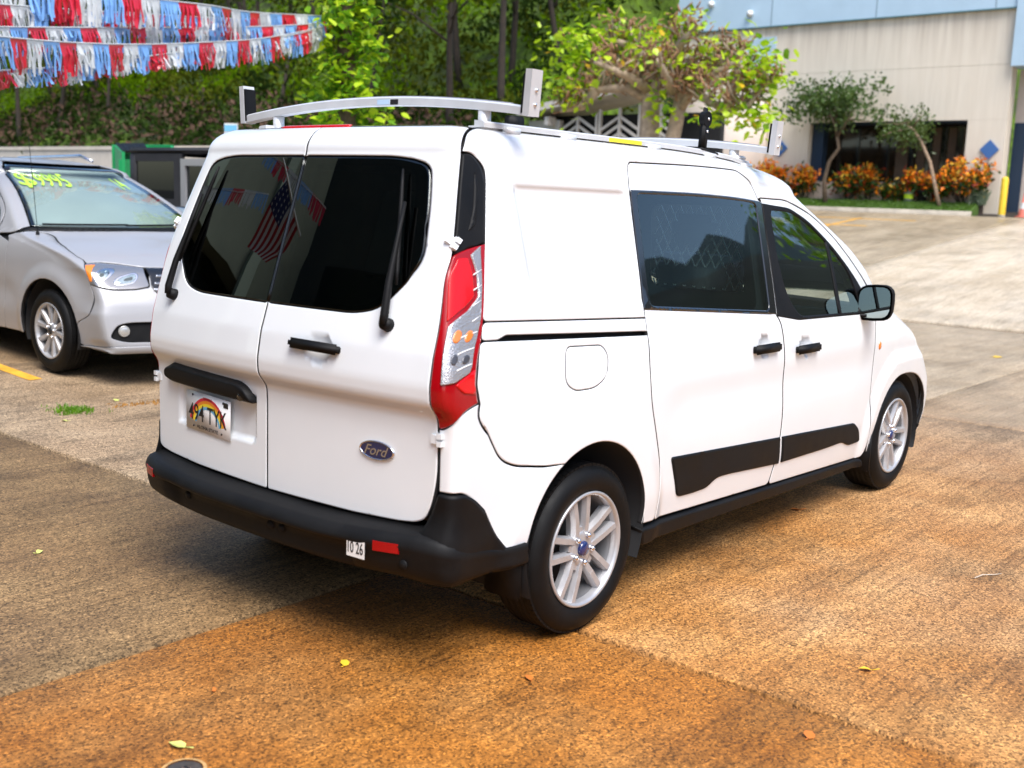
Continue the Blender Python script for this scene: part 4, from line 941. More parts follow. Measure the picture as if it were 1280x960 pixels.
for i,(x,y) in enumerate(spots):
    k=i%6
    if i<6: t=forest_tree(*kinds[k],LF); protos.append(t); tag(t,labs[k],'tree','trees on the wooded hillside')
    else: t=dup(protos[k])
    t['label']=tree_label(x,y,k); t.location=(x,y,HZ(x,y)); t.rotation_euler=(0,0,rg.uniform(0,6.28)); s=rg.uniform(.8,1.25); t.scale=(s,s,s)
# undergrowth: brush and long grass on the slope
V=[];F=[];ms=[]
for _ in range(9000):
    y=rg.uniform(18.5,75); x=20.6+abs(rg.normal())*11
    if x>60 or x<HX0(y)+.1: continue
    z=HZ(x,y); clump=math.sin(x*.8+2*math.sin(y*.5))+math.sin(y*.9+x*.3); k=2 if clump>.3 else (1 if clump>-.7 else 0); hh=.55 if k==2 else .8
    X_=np.array([x,y,z+.5])-CAM; px_=640+FPX*(X_@CR)/(X_@CF)
    if px_>640 and k==2 and rg.random()<.8: k=0
    if x<23.5: k=0 if rg.random()<.6 else 3; hh=1.0
    for _ in range(6):
        leaf_quad(V,F,np.array([x+rg.normal()*.3,y+rg.normal()*.3,z+rg.uniform(0,hh)]),rg.uniform(.2,.45),rg.uniform(.07,.18),rg,-.3); ms+=[k,k]
m=MB(); m.add(V,F); m.m=ms
un=m.build('undergrowth',[LF[0],LF[1],leafmat('bright_undergrowth',(.09,.185,.004),(.18,.30,.006),.8,.45),M('dry_brush',(.075,.040,.022),.95,var=.4)],None,fixn=False,kind='stuff'); tag(un,'bright green brush and grass covering the wooded slope','undergrowth')
# retaining wall
b=MB(); b.box((20.0,18.6,0.2),(20.3,75,3.0)); rw=b.build('retaining_wall',M('cream_wall',(.62,.54,.44),.85,var=.12,vscale=1.5,bump=.2)); b=MB(); b.box((19.95,18.6,3.002),(20.36,75,3.14)); b.build('wall_cap',MATS['cream_wall'],rw)
tag(rw,'long low cream wall at the foot of the wooded hillside','wall')
# ------------------------------------------------------------------ office building
n=newmat('board_concrete'); P=n.pos(); st=n.noise(n.mapv(P,(1,7,.35)),1.0,6,.7); bg_=n.noise(P,.5,4,.6); fn=n.noise(n.mapv(P,(1,30,1.5)),1,3,.6)
c=n.mix(n.rng(st,.3,.7,0,1),(.66,.58,.465),(.735,.655,.535)); sep=n.n('SeparateXYZ'); n.l(P,sep.inputs[0])
streak=n.math('MULTIPLY',n.rng(sep.outputs[2],6.2,7.8,0,1),n.rng(n.noise(n.mapv(P,(1,5,.12)),1,5,.7),.42,.62,0,1)); c=n.mix(n.math('MULTIPLY',streak,.35,True),c,(.20,.12,.07)); n.l(c,n.b.inputs['Base Color']); n.b.inputs['Roughness'].default_value=.9; n.bump(fn,.5,.02); BCON=n.m
BBLUE=M('blue_cladding',(.42,.56,.66),.55,var=.05,vscale=1); BLUEP=M('blue_plaque',(.05,.14,.36),.5); DBLUE=M('dark_blue_paint',(.012,.03,.06),.5); PINKW=M('render_wall',(.60,.50,.42),.85,var=.08,vscale=1.2)
BROWNG=M('bronze_glass',(.020,.012,.006),.08,coat=.5); BLIND=M('window_blind',(.085,.055,.032),.8,var=.2,vscale=3)
bl_=thing('office_building','two-storey concrete office with pale blue cladding above planted shrubs','building',(33,12.6,1.5))
def bp(name,boxes,mat,bev=0):
    b=MB()
    for lo,hi in boxes: b.box(lo,hi,0,None,bev)
    o=b.build(name,mat,None); o.parent=bl_; o.matrix_parent_inverse=Matrix.Translation(-Vector(bl_.location)); return o
bp('wall',[((31.5,7.0,6.14),(32.0,18.35,7.72))],BCON); bp('wall',[((31.5,7.0,4.55),(32.0,18.35,6.132))],BCON); bp('wall',[((31.54,7.02,6.10),(31.9,18.33,6.15))],BCON)
bp('wall',[((31.5,7.0,1.2),(32.0,8.12,4.547))],BCON); bp('wall',[((31.5,13.2,1.2),(32.0,18.35,4.547))],BCON); bp('low_wall',[((31.56,8.122,1.2),(31.8,13.198,2.66))],PINKW)
bp('wing_wall',[((31.15,14.7,1.2),(31.497,17.8,5.28))],PINKW,.06)
bp('ceiling',[((31.6,8.0,4.5),(34,13.3,4.545))],DBLUE); bp('back_wall',[((33.6,7.5,1.2),(33.8,14,4.49))],M('dim_brown_wall',(.05,.03,.016),.8))
bp('pillar',[((31.75,12.80,1.2),(32.1,13.19,4.49))],DBLUE)
ys=[8.14,8.62,9.1,9.55,10.1,10.9,11.9,12.78]
for i in range(len(ys)-1):
    o=bp('window',[((32.50,ys[i]+.06,2.5),(32.52,ys[i+1]-.06,4.49))],BROWNG)
    bp('mullion',[((32.44,ys[i]-.05,2.4),(32.58,ys[i]+.05,4.49))],GLOSSBLK)
    if i<5: bp('blind',[((32.46,ys[i]+.10,2.5),(32.48,ys[i]+.10+(ys[i+1]-ys[i])*.5,4.40))],BLIND)
bp('cladding',[((31.38,7.02,7.725),(32.2,18.45,11.5))],BBLUE); bp('cladding',[((31.30,2.0,6.05),(32.2,7.0,11.5))],BBLUE); bp('cladding_trim',[((31.36,7.03,7.69),(31.49,18.4,7.724))],M('teal_trim',(.10,.2,.22),.5))
for y in (7.6,11.2,14.8): bp('cladding_joint',[((31.372,y,7.73),(31.38,y+.03,11.5))],M('joint_grey',(.2,.28,.33),.6))
bp('blue_panel',[((31.45,14.62,6.42),(31.497,16.0,7.38))],BBLUE)
for y,z in ((15.58,8.17),(17.1,8.6)):
    b=MB(); b.box((31.2,y-.09,z-.11),(31.378,y+.09,z+.09),0,None,.03); o=b.build('wall_lamp',PAPER); o.parent=bl_; o.matrix_parent_inverse=Matrix.Translation(-Vector(bl_.location))
bp('side_wall',[((32.3,6.2,1.2),(32.6,7.0,6.05))],PINKW); bp('side_wall',[((32.3,2.0,1.2),(32.6,5.55,6.05))],PINKW); bp('door',[((32.4,5.56,1.6),(32.5,6.19,4.5))],DBLUE); bp('door',[((32.24,6.62,1.7),(32.29,6.98,4.5))],DBLUE)
for y,z in ((7.40,3.67),(14.09,3.73)):
    xw=31.49 if y<10 else 31.14; 
    if y>14 : xw=31.492; y=14.2
    b=MB(); b.prism([(y-.28,z),(y,z-.29),(y+.28,z),(y,z+.29)],xw-.04,xw,'x'); o=b.build('diamond_plaque',BLUEP); o.parent=bl_; o.matrix_parent_inverse=Matrix.Translation(-Vector(bl_.location))
    if y>14:
        b=MB()
        for dy,h in ((-.07,.14),(.0,.10),(.07,.14)): b.box((xw-.045,y+dy-.02,z-h/2),(xw-.041,y+dy+.02,z+h/2))
        o=b.build('plaque_marks',M('gold_mark',(.5,.4,.12),.5)); o.parent=bl_; o.matrix_parent_inverse=Matrix.Translation(-Vector(bl_.location))
# ------------------------------------------------------------------ shed with chevron screens
sh=thing('chevron_shed','low white shed with chevron slat screens and sloping roof behind the trimmed tree','shed',(24.6,16.6,G(24,16)))
def sp(name,fn,mat):
    b=MB(); fn(b); o=b.build(name,mat,None); o.parent=sh; o.matrix_parent_inverse=Matrix.Translation(-Vector(sh.location)); return o
SHW=M('shed_white',(.55,.51,.46),.8,var=.1,vscale=2)
sp('wall',lambda b:b.box((24.0,17.85,1.0),(24.2,19.05,4.12)),SHW); sp('dark_interior',lambda b:b.box((24.6,12.6,1.0),(24.8,19.0,4.3)),DARKIN)
rx=Matrix.Translation((24,19.15,4.22))@Matrix.Rotation(math.radians(8.6),4,'X').inverted()
rx=Matrix.Translation((24,19.15,4.22))@Matrix.Rotation(math.radians(-8.8),4,'X')
for k in range(3): sp('roof_board',lambda b:b.box((-.55+.012*k,-2.35*(k+1)+.01,.05*0),(1.6,-2.35*k-.01,.20),0,rx),SHW)
sp('roof_beam',lambda b:b.box((23.62,18.0,3.95),(24.0,18.15,4.20)),SHW)
yy=17.85
for k in range(6):
    w_=.70; sp('screen_post',lambda b:b.box((23.96,yy-.035,1.0),(24.06,yy+.035,4.1+.15*(17.85-yy))),SHW)
    s_=1 if k%2 else -1
    if k==2: yy-=.12; sp('screen_post',lambda b:b.box((23.96,yy-.035,1.0),(24.06,yy+.035,4.4)),SHW)
    for j in range(12):
        z0=1.3+.24*j+.0
        sp('slat',lambda b:b.prism([(yy-.04,z0+s_*.18),(yy-.04,z0+.085+s_*.18),(yy-w_+.04,z0+.085-s_*.18),(yy-w_+.04,z0-s_*.18)],23.98,24.04,'x'),SHW)
    yy-=w_
# ------------------------------------------------------------------ planting in front of the building
CR_M=[leafmat('croton_orange',(.90,.19,.01),(.95,.34,.02),6,.25),leafmat('croton_yellow',(.60,.34,.02),(.75,.48,.05),6,.25),leafmat('croton_green',(.015,.045,.008),(.05,.10,.012),6,.25),leafmat('croton_red',(.20,.02,.01),(.38,.05,.012),6,.2)]
def croton(y,w,h,seed,label,orange=.5):
    r=np.random.default_rng(seed); z0=zk+.33; st=MB(); V=[];F=[];ms=[]
    ns=int(6+8*w)
    for k in range(ns):
        a=r.uniform(0,6.28); rad=w*.5*math.sqrt(r.uniform(.05,1)); e=np.array([math.cos(a)*rad*.45,math.sin(a)*rad,h*(1-.35*(rad/(w*.5))**2)*r.uniform(.75,1.0)]); st.tube([(0,e[1]*.35,0),(e[0]*.5,e[1]*.7,e[2]*.5),tuple(e)],[.014,.010,.006],5)
        for q,c_ in ((1.0,30),(.72,16),(.5,9)):
            for _ in range(c_):
                p=np.array([e[0]*(.5+.5*q),e[1]*(.6+.4*q),e[2]*q])+r.normal(size=3)*np.array([.09,.10,.085])
                leaf_quad(V,F,p,r.uniform(.12,.24),r.uniform(.06,.10),r,-.4)
                po=orange*(1.0 if q==1 else .32); u=r.random(); i=0 if u<po*.62 else (1 if u<po*.9 else (3 if u<po*.9+.12 else 2)); ms+=[i,i]
    m=MB(); m.add(V,F); m.m=ms; t=st.build('croton_shrub',DARKBARK,None,loc=(31.15,y,z0)); m.build('foliage',CR_M,t,fixn=False); tag(t,label,'shrub','croton shrubs along the concrete building'); return t
croton(14.35,1.15,1.25,1,'vivid orange croton shrub left of the others below the patterned blue diamond',.95)
croton(13.05,.85,1.0,2,'orange-topped croton shrub just left of the curved small tree trunk',.8)
croton(11.55,.95,1.0,3,'dark croton shrub with orange tips just right of the curved tree trunk',.5)
croton(10.85,.8,1.12,4,'taller dark croton with yellow-orange top in front of the middle window',.55)
croton(10.1,.6,.62,5,'small dark low croton between the two middle shrubs',.35)
croton(9.45,.95,.98,6,'orange croton shrub above the grey bucket',.7)
croton(8.75,.6,.75,7,'thin sparse croton just left of the leaning pink trunk',.3)
croton(7.75,1.75,1.35,8,'largest wide orange croton bush beside the yellow bollard',.75)
pt_=[(31.1+rg.normal()*.1,7.45+rg.normal()*.12,zk+.33) for _ in range(60)]
o=grass_tufts('spider_plant',pt_,.42,rg,leafmat('spider_leaf',(.16,.22,.13),(.34,.40,.28),9),blades=4,w=.012,kind=None); tag(o,'pale tufted spider plant at the foot of the large croton','plant')
def small_tree(name,base,pts,rad,crown,n,leaf,mat,bark,label,seed,lw=.5):
    r=np.random.default_rng(seed); t=MB(); t.tube(pts,rad,8)
    for k in range(10):
        e=np.array(crown[0])+r.normal(size=3)*np.array(crown[1])*.75; p=np.array(pts[-1-(k%2)]); t.tube([tuple(p),tuple((p+e)/2+r.normal(size=3)*.08),tuple(e)],[rad[-1]*.8,rad[-1]*.5,.008],5)
    V=[];F=[]; cl=[np.array(crown[0])+np.clip(r.normal(size=3)*.62,-1.15,1.15)*np.array(crown[1]) for _ in range(n//38)]
    for c_ in cl:
        for _ in range(38): leaf_quad(V,F,c_+r.normal(size=3)*np.array([.22,.22,.15])*crown[2],r.uniform(*leaf),r.uniform(*leaf)*lw,r,.3)
    ob=t.build(name,bark,None,loc=base); MB().add(V,F).build('crown',mat,ob,fixn=False); tag(ob,label,'tree'); return ob
DG=leafmat('dense_leaf',(.035,.075,.018),(.12,.19,.04),4,.3); OG=leafmat('olive_leaf',(.05,.09,.018),(.12,.18,.04),4,.3)
small_tree('small_tree',(30.75,12.1,zk+.22),[(0,0,0),(.0,.10,.75),(0,-.02,1.35),(0,-.30,1.75),(0,-.22,2.1),(0,-.12,2.6)],[.085,.07,.065,.06,.06,.045],((0.05,-.12,3.15),(.75,1.25,.62),1.0),2300,(.12,.22),DG,BARK,'small round-crowned tree with a curved trunk before the dark window',31)
small_tree('small_tree',(30.75,8.45,zk+.22),[(0,0,0),(0,.25,.8),(0,.42,1.35),(0,.75,1.95),(0,1.05,2.35),(0,1.5,2.5)],[.065,.055,.05,.048,.04,.03],((0,1.30,2.35),(.5,.66,.42),.8),900,(.10,.18),OG,PALEBARK,'slender leaning tree with a pale pinkish trunk and sparse crown',32)
# yellow bollard, cone, bucket, pot
t=thing('bollard','yellow steel bollard at the corner of the concrete building','bollard',(30.3,6.52,zk))
b=MB(); b.lathe([(.10,-.1),(.10,1.06),(.085,1.11),(.04,1.14),(0,1.145)],20); b.build('post',M('bollard_yellow',(.78,.52,.03),.5,var=.12,vscale=5),t); b=MB(); b.lathe([(.105,.0),(.104,.05),(.10,.06)],20); b.build('base_collar',KERB,t)
t=thing('traffic_cone','faded pink-orange traffic cone at the right edge by the doorway','traffic cone',(30.6,6.0,zk))
b=MB(); b.lathe([(.16,.03),(.04,.70),(0,.705)],20); b.build('cone',M('cone_pink',(.72,.20,.14),.6),t); b=MB(); b.box((-.2,-.2,0),(.2,.2,.035),0,None,.01); b.build('base',MATS['cone_pink'],t); b=MB(); b.lathe([(.124,.25),(.089,.43)],20); b.build('band',PAPER,t)
t=thing('bucket','grey plastic bucket with a lime label in the planting bed','bucket',(31.12,9.55,zk+.34))
b=MB(); b.lathe([(0,.0),(.13,0),(.16,.36),(.168,.37),(.15,.37),(.13,.02)],18); b.build('pail',M('bucket_grey',(.35,.38,.40),.5),t); b=MB(); b.lathe([(.149,.12),(.159,.26)],18); b.build('label_band',M('lime_label',(.45,.65,.02),.5),t)
t=thing('plant_pot','black plastic plant pot beside the grey bucket','pot',(31.15,9.15,zk+.34)); b=MB(); b.lathe([(0,.0),(.12,0),(.17,.33),(.185,.34),(.185,.38),(.165,.38),(.14,.05)],18); b.build('pot',BLACKPL,t)
b=MB(); b.lathe([(0,.30),(.155,.31)],14); b.build('soil',EARTH,t)
# ------------------------------------------------------------------ trimmed lime-leaved tree
LIME=[leafmat('lime_leaf',(.36,.58,.012),(.64,.80,.04),2.5,.45),leafmat('mid_leaf',(.12,.28,.010),(.26,.46,.02),2.5,.4),leafmat('yellow_leaf',(.60,.38,.02),(.75,.50,.04),3,.4)]
def big_leaf(V,F,p,L,r,droop=.3):
    d=r.normal(size=3)*np.array([1,1,.6]); d[2]-=droop; d/=np.linalg.norm(d); s=np.cross(d,[0,0,1.])+r.normal(size=3)*.35; s/=np.linalg.norm(s); nn=np.cross(s,d); o=len(V); w=L*.42
    P_=[p,p+d*L*.22+s*w*.85+nn*L*.03,p+d*L*.55+s*w+nn*L*.05,p+d*L-nn*L*.06,p+d*L*.55-s*w+nn*L*.05,p+d*L*.22-s*w*.85+nn*L*.03]
    V+=[tuple(q) for q in P_]; F+=[(o,o+1,o+2,o+3),(o,o+3,o+4,o+5)]
r=np.random.default_rng(77); tb=(20.0,11.9,G(20,11.9)); tk=MB(); T=lambda y,z,x=0.:(x,y-11.9,z-tb[2])
tk.tube([T(12.0,.5),T(11.98,2.2),T(11.97,3.3),T(12.02,4.3,.05),T(11.9,5.2,.1)],[.34,.27,.25,.23,.15],12); tk.tube([T(11.75,.5,.1),T(11.45,2.2,.1),T(11.35,3.3,.1),T(11.2,4.1,.1),T(11.35,4.9,.0),T(11.2,5.4)],[.28,.22,.19,.17,.14,.10],12)
limbs=[[T(11.25,3.9,.1),T(10.85,4.35,0),T(10.4,4.15,-.1),T(9.8,3.85,-.2),T(9.2,3.95,-.2),T(8.85,4.5,-.1)],[T(11.2,4.2),T(10.8,4.7,.3),T(10.3,4.9,.5),T(9.7,5.2,.5)],[T(12.0,4.2),T(12.5,4.45,-.3),T(13.3,4.4,-.5),T(14.1,4.5,-.5)],[T(12.0,4.6),T(12.6,5.0,.2),T(13.3,5.2,.3),T(14.2,5.2,.2)],[T(11.95,4.9),T(12.3,5.4,-.4),T(12.9,5.6,-.7)],[T(11.3,4.9),T(11.0,5.4,-.4),T(10.6,5.6,-.6)],[T(12.0,4.4,.05),T(12.3,4.8,.9),T(12.8,5.1,1.6),T(13.2,5.3,2.1)],[T(11.3,4.6),T(11.0,5.0,.9),T(10.6,5.2,1.7)],[T(12,4.4),T(12.2,4.7,-.9),T(12.5,4.9,-1.7)],[T(11.3,4.3),T(11.1,4.6,-.8),T(10.8,4.8,-1.5)],[T(9.8,3.85,-.2),T(9.6,4.3,-.3),T(9.4,4.9,-.2)],[T(13.3,4.4,-.5),T(13.6,4.0,-.6),T(14.2,3.9,-.7)]]
tips=[]; V=[];F=[];ms=[]; stk=MB(); SV=[]
for L in limbs:
    k=len(L); tk.tube(L,[.15-.10*i/(k-1) for i in range(k)],8); 
    for i in range(1,k):
        for _ in range(9):
            a=np.array(L[i-1]);b_=np.array(L[i]); p=a+(b_-a)*r.random(); e=p+np.array([r.normal()*.22,r.normal()*.24,r.uniform(.15,.55)]); tk.tube([tuple(p),tuple((p+e)/2+r.normal(size=3)*.05),tuple(e)],[.04,.03,.018],5)
            tips.append((e,i/(k-1)))
            for _ in range(5):
                q=e+r.normal(size=3)*np.array([.16,.16,.10]); t2=q+np.array([r.normal()*.10,r.normal()*.10,r.uniform(-.12,.26)]); SV.append((tuple(q),tuple(t2)))
for q,t2 in SV: stk.tube([q,t2],[.028,.014],4)
for e,t in tips:
    for _ in range(r.integers(0,2)+int(4*t)):
        p=e+r.normal(size=3)*np.array([.22,.26,.20])+np.array([0,0,.05]); big_leaf(V,F,p,r.uniform(.12,.25),r); u=r.random(); i=0 if u<.72 else (1 if u<.975 else 2); ms+=[i,i]
for c_,sp_,nn in ((T(14.15,5.15,-.2),(.5,.42,.48),270),(T(13.9,4.35,-.5),(.4,.35,.25),130),(T(9.1,3.7,-.2),(.35,.42,.22),130),(T(8.95,4.7,-.1),(.4,.35,.4),190),(T(12.8,5.75,-.1),(.7,.8,.12),150),(T(10.2,3.75,-.2),(.3,.25,.15),55),(T(11.5,3.9,-.35),(.12,.25,.3),45),(T(13.9,5.7,0),(.6,.5,.15),130),(T(11.1,5.75,0),(.3,.3,.12),40)):
    for _ in range(nn):
        p=np.array(c_)+r.normal(size=3)*np.array(sp_)*.8; big_leaf(V,F,p,r.uniform(.13,.26),r); u=r.random(); i=0 if u<.68 else (1 if u<.96 else 2); ms+=[i,i]
tr_=tk.build('trimmed_tree',M('grey_bark',(.38,.29,.21),.95,var=.35,vscale=7,bump=.7,bscale=18),None,loc=tb); m=MB(); m.add(V,F); m.m=ms; m.build('crown',LIME,tr_,fixn=False); s_=stk.build('dry_stalks',STALK,tr_,fixn=False); s_['kind']='stuff'
tag(tr_,'wide hard-pruned tree with lime leaves and brown stubs on two grey trunks','tree')
# ------------------------------------------------------------------ leafy tree where the streamers end
r=np.random.default_rng(41); base=unproj(432,250,16.3); bx,by=base.x,base.y; bz=G(bx,by); tk=MB(); tk.tube([(0,0,-.2),(.03,.02,2),(.0,.05,4),(.05,0,6.2),(.02,.03,8)],[.17,.15,.13,.11,.07],10); V=[];F=[];ms=[]
for k in range(34):
    z=1.6+6.2*k/33; a=k*2.4; Rr_=.24+.22*abs(math.sin(k*1.7))+(.16 if 2.2<z<2.9 else 0); e=np.array([math.cos(a)*Rr_,math.sin(a)*Rr_,z]); tk.tube([(0,0,z-.3),tuple(e*np.array([.5,.5,1])-np.array([0,0,.1])),tuple(e)],[.025,.018,.008],5)
    for _ in range(125):
        p=np.array([0,0,z])+np.array([math.cos(a),math.sin(a),0])*Rr_*r.uniform(.25,1.1)+r.normal(size=3)*np.array([.14,.14,.15]); big_leaf(V,F,p,r.uniform(.08,.18),r,.5); u=r.random(); i=0 if u<.5 else 1; ms+=[i,i]
t=tk.build('leafy_tree',BARK,None,loc=(bx,by,bz)); m=MB(); m.add(V,F); m.m=ms; m.build('crown',[LIME[0],leafmat('vine_leaf',(.08,.22,.010),(.22,.44,.02),2.5,.4)],t,fixn=False); tag(t,'slim leafy tree behind the van roof where the streamers end','tree')
# ------------------------------------------------------------------ streamers
def crv(pts,n):
    P=np.array(pts,float); t=np.linspace(0,1,n); k=len(P)
    # smooth curve through the points (Catmull-Rom by segment)
    out=[]
    for s in t:
        u=s*(k-1); i=min(k-2,int(u)); f=u-i; p0=P[max(i-1,0)];p1=P[i];p2=P[i+1];p3=P[min(i+2,k-1)]
        out.append(.5*((2*p1)+(-p0+p2)*f+(2*p0-5*p1+4*p2-p3)*f*f+(-p0+3*p1-3*p2+p3)*f**3))
    return np.array(out)
STR=[M('streamer_red',(.55,.012,.03),.3,coat=.3),leafmat('streamer_white',(.62,.66,.66),(.80,.82,.82),9,.35),M('streamer_blue',(.18,.38,.72),.32,coat=.3)]
STR_W=MATS['streamer_white']
strings=[('A',[(-40,-26,10.2),(100,-13,11.2),(214,1,12.4),(262,6.5,13),(305,14,14),(346,17,14.9),(430,21,16.2)],.29,0),('B',[(-60,-1,9.6),(0,5,10.3),(93,12,11.4),(184,17,12.6),(262,22,13.6),(346,24,15),(430,23,16.25)],.21,1),('C',[(-60,33,9.2),(0,33.5,9.9),(110,34.4,11.3),(184,34.4,12.3),(284,34,13.7),(370,31,15.2),(430,25,16.3)],.22,2),('D',[(-60,40,8.6),(0,45.5,9.3),(65,51.5,10.2),(137,55,11.2),(201,55,12.2),(260,52.5,13),(316,49,14),(363,42,15),(430,28,16.3)],.27,0),('E',[(-60,93,8.8),(0,88,9.5),(69,84,10.4),(137,77,11.3),(201,68,12.2),(290,56,13.6),(363,44,15),(430,29,16.35)],.13,1)]
slabs_={'A':'highest streamer string of red white and blue fringe pennants','B':'second streamer string from the top, with a white cord','C':'middle streamer string of fringe pennants seen behind the others','D':'broad fourth streamer string hanging in front of the others','E':'lowest streamer string, curving up towards the leafy tree'}
rs=np.random.default_rng(9)
for nm,pts,hh,ph in strings:
    C_=crv(pts,160); W_=np.array([tuple(unproj(*c)) for c in C_]); L=np.concatenate([[0],np.cumsum(np.linalg.norm(np.diff(W_,axis=0),axis=1))])
    cord=MB(); cord.tube([tuple(p) for p in W_[::4]],.007,5); t=cord.build('streamer_string',STR_W,None); tag(t,slabs_[nm],'streamer','streamer strings over the parked cars')
    wd=.30; k=int(L[-1]/wd)
    for i in range(k):
        a=i*wd; V=[];F=[]; ns=11; at=lambda s:np.array([np.interp(s,L,W_[:,j]) for j in range(3)])
        hd=hh*rs.uniform(.95,1.1); side=np.cross(at(a+.1)-at(a),[0,0,1.]); side/=np.linalg.norm(side)
        p0,p1=at(a),at(a+wd-.004); o=len(V); V+=[tuple(p0),tuple(p1),tuple(p1-np.array([0,0,.035])),tuple(p0-np.array([0,0,.035]))]; F.append((o,o+1,o+2,o+3))
        for s in list(range(ns))*2:
            if rs.random()<.10: continue
            q0=at(a+wd*s/ns);q1=at(a+wd*(s+.95)/ns); o=len(V); sw=rs.normal()*.035; ln=hd*rs.uniform(.72,1.1); tw=rs.normal()*.012; pr=[]
            for j,f in enumerate((0,.35,.7,1)):
                dz=np.array([0,0,-.03-ln*f]); dv=side*(sw*f+tw*math.sin(f*5))+ (p1-p0)/wd*(rs.normal()*.012*f)
                V+=[tuple(q0+dz+dv),tuple(q1+dz+dv+side*tw*f)]
            for j in range(3): F.append((o+2*j,o+2*j+1,o+2*j+3,o+2*j+2))
        MB().add(V,F).build('fringe_pennant',STR[(i+ph)%3],t,fixn=False)
# ------------------------------------------------------------------ litter, drain cover
def fallen(px,py,L,col,rot,label,kind='fallen_leaf'):
    d=(CF+CR*(px-640)/FPX-CU*(py-480)/FPX); t_=(0-CAM[2])/d[2]; p=CAM+d*t_; p[2]=G(p[0],p[1])
    if p[0]>1: 
        for _ in range(12):
            t_=(G(p[0],p[1])-CAM[2])/d[2]; p=CAM+d*t_
    V=[(0,0,.004),(L*.2,L*.33,.012),(L*.5,L*.36,.016),(L,0,.008),(L*.5,-L*.32,.010),(L*.2,-L*.3,.006),(L*.5,0,.006)]
    m=MB().add(V,[(0,6,1),(1,6,2),(2,6,3),(3,6,4),(4,6,5),(5,6,0)],0,True); m.tube([(0,0,.005),(-L*.5,L*.05,.012)],.0022,4); o=m.build('fallen_leaf',col,None,loc=tuple(p)); o.rotation_euler=(0,0,rot); tag(o,label,'leaf'); return o
LY=M('leaf_yellow',(.80,.50,.03),.6,var=.2); LP=M('leaf_pale',(.60,.62,.16),.6,var=.2); LO=M('leaf_orange',(.55,.16,.02),.7,var=.2)
fallen(232,936,.06,LP,1.9,'pale yellow-green heart-shaped leaf beside the round drain cover'); fallen(430,834,.045,LY,.6,'yellow leaf on the rusty concrete behind the rear bumper'); fallen(1090,839,.05,LY,2.2,'pale yellow leaf alone on the sandy concrete right of the rear wheel'); fallen(1010,925,.05,LO,.2,'thin orange leaf lying near the concrete joint at the bottom'); fallen(663,852,.04,LO,1.0,'small brown-green leaf on the rusty concrete behind the rear wheel'); fallen(46,693,.035,LP,.3,'tiny pale leaf on the grey concrete at the left edge'); fallen(1243,447,.13,LY,-.4,'yellow leaf on the pale concrete beyond the front wheel'); fallen(267,866,.018,LO,.5,'tiny orange fleck of leaf on the rusty slab'); fallen(145,502,.06,LP,.9,'pale dry leaf on the grey concrete near the orange weeds'); fallen(84,528,.05,LP,2.,'pale dry leaf on the concrete below the green weeds'); fallen(1000,638,.06,LO,2.4,'brown leaf in the shade below the front door sill')
g0=unproj(1216,722,1); d=(CF+CR*(1218-640)/FPX-CU*(724-480)/FPX); p=CAM+d*(-CAM[2]/d[2]); b=MB(); b.tube([(0,0,.006),(.05,-.028,.012),(.10,-.075,.008),(.14,-.10,.006)],[.003,.003,.0025,.0015],5); o=b.build('twig',M('twig_pale',(.5,.42,.33),.8),None,loc=tuple(p)); o.rotation_euler=(0,0,.2); tag(o,'thin pale twig on the sandy concrete at the right','twig')
t=thing('drain_cover','small round rusty metal drain cover at the bottom edge','drain cover',(-1.595,-.70,0)); t.scale=(.78,.78,1); b=MB(); b.lathe([(0,.004),(.060,.0045),(.066,.002),(.066,-.02)],36); b.build('lid',M('drain_metal',(.10,.085,.075),.5,metal=.5,var=.3,vscale=30),t); b=MB(); b.box((-.022,-.016,.0048),(.022,.016,.0062),0,None,.001); b.build('plate',M('drain_plate',(.2,.13,.10),.6),t)
for s in (-1,1):
    b=MB(); b.box((s*.011-.006,-.012,.0062),(s*.011+.006,.012,.0072)); b.build('slot',DARKIN,t)
b=MB(); b.lathe([(.067,.0052),(.080,.0046)],36); b.v=[(p[0]*(1+.12*math.sin(7*math.atan2(p[1],p[0]))),p[1]*(1+.12*math.sin(5*math.atan2(p[1],p[0])+1)),p[2]) if math.hypot(p[0],p[1])>.08 else p for p in b.v]; b.build('rust_ring',M('rust_ring',(.52,.30,.11),.85,var=.45,vscale=60),t)
# ------------------------------------------------------------------ silver minivan (same panel method, its own body surface)
class MiniSurf(VanSurf):
    v0=1.62; rr=.10; ry=.20; rx=.14; R=.22; bow=.10; bowF=.50; RF=.30; LC=.345; lowRF=0.; lowB=0.; ft=0.; tight=False
    def __init__(s):
        s.w=smtab([.1,.25,.45,.7,.9,1.0,1.08,1.2,1.4,1.55,1.62],[.90,.955,.985,.995,.99,.975,.945,.895,.80,.73,.70],.1,1.62,.03)
        s.xr=smtab([.2,.5,.7,1.0,1.2,1.62],[-1.08,-1.12,-1.10,-1.03,-.98,-.80],.2,1.62,.03)
        s.xf=smtab([.15,.25,.35,.55,.62,.72,.86,.95,1.02,1.07,1.12,1.2,1.35,1.5,1.58,1.62],[3.70,3.84,3.82,3.78,3.76,3.70,3.58,3.33,2.98,2.66,2.46,2.34,2.10,1.82,1.63,1.52],.15,1.62,.018)
        s.drop=smtab([-1.2,-.6,.3,1.0,1.6,4],[.05,.02,0,.0,.03,.05],-1.2,4,.1)
    def disp(s,x,v):
        o=0
        for cx in (0,3.08):
            r=np.hypot(x-cx,v-.34); o=o+.022*(1-sst(.44,.56,r))
        return o-.012*np.exp(-((v-.62)/.10)**2)*sst(.45,.7,x)*(1-sst(2.4,2.6,x))
MS=MiniSurf()
SILVER=paint('silver_paint',(.36,.36,.372),.15,.42,.35); MCLEAR=glass('minivan_screen',(.80,.88,.86),0,1.52,1.8)
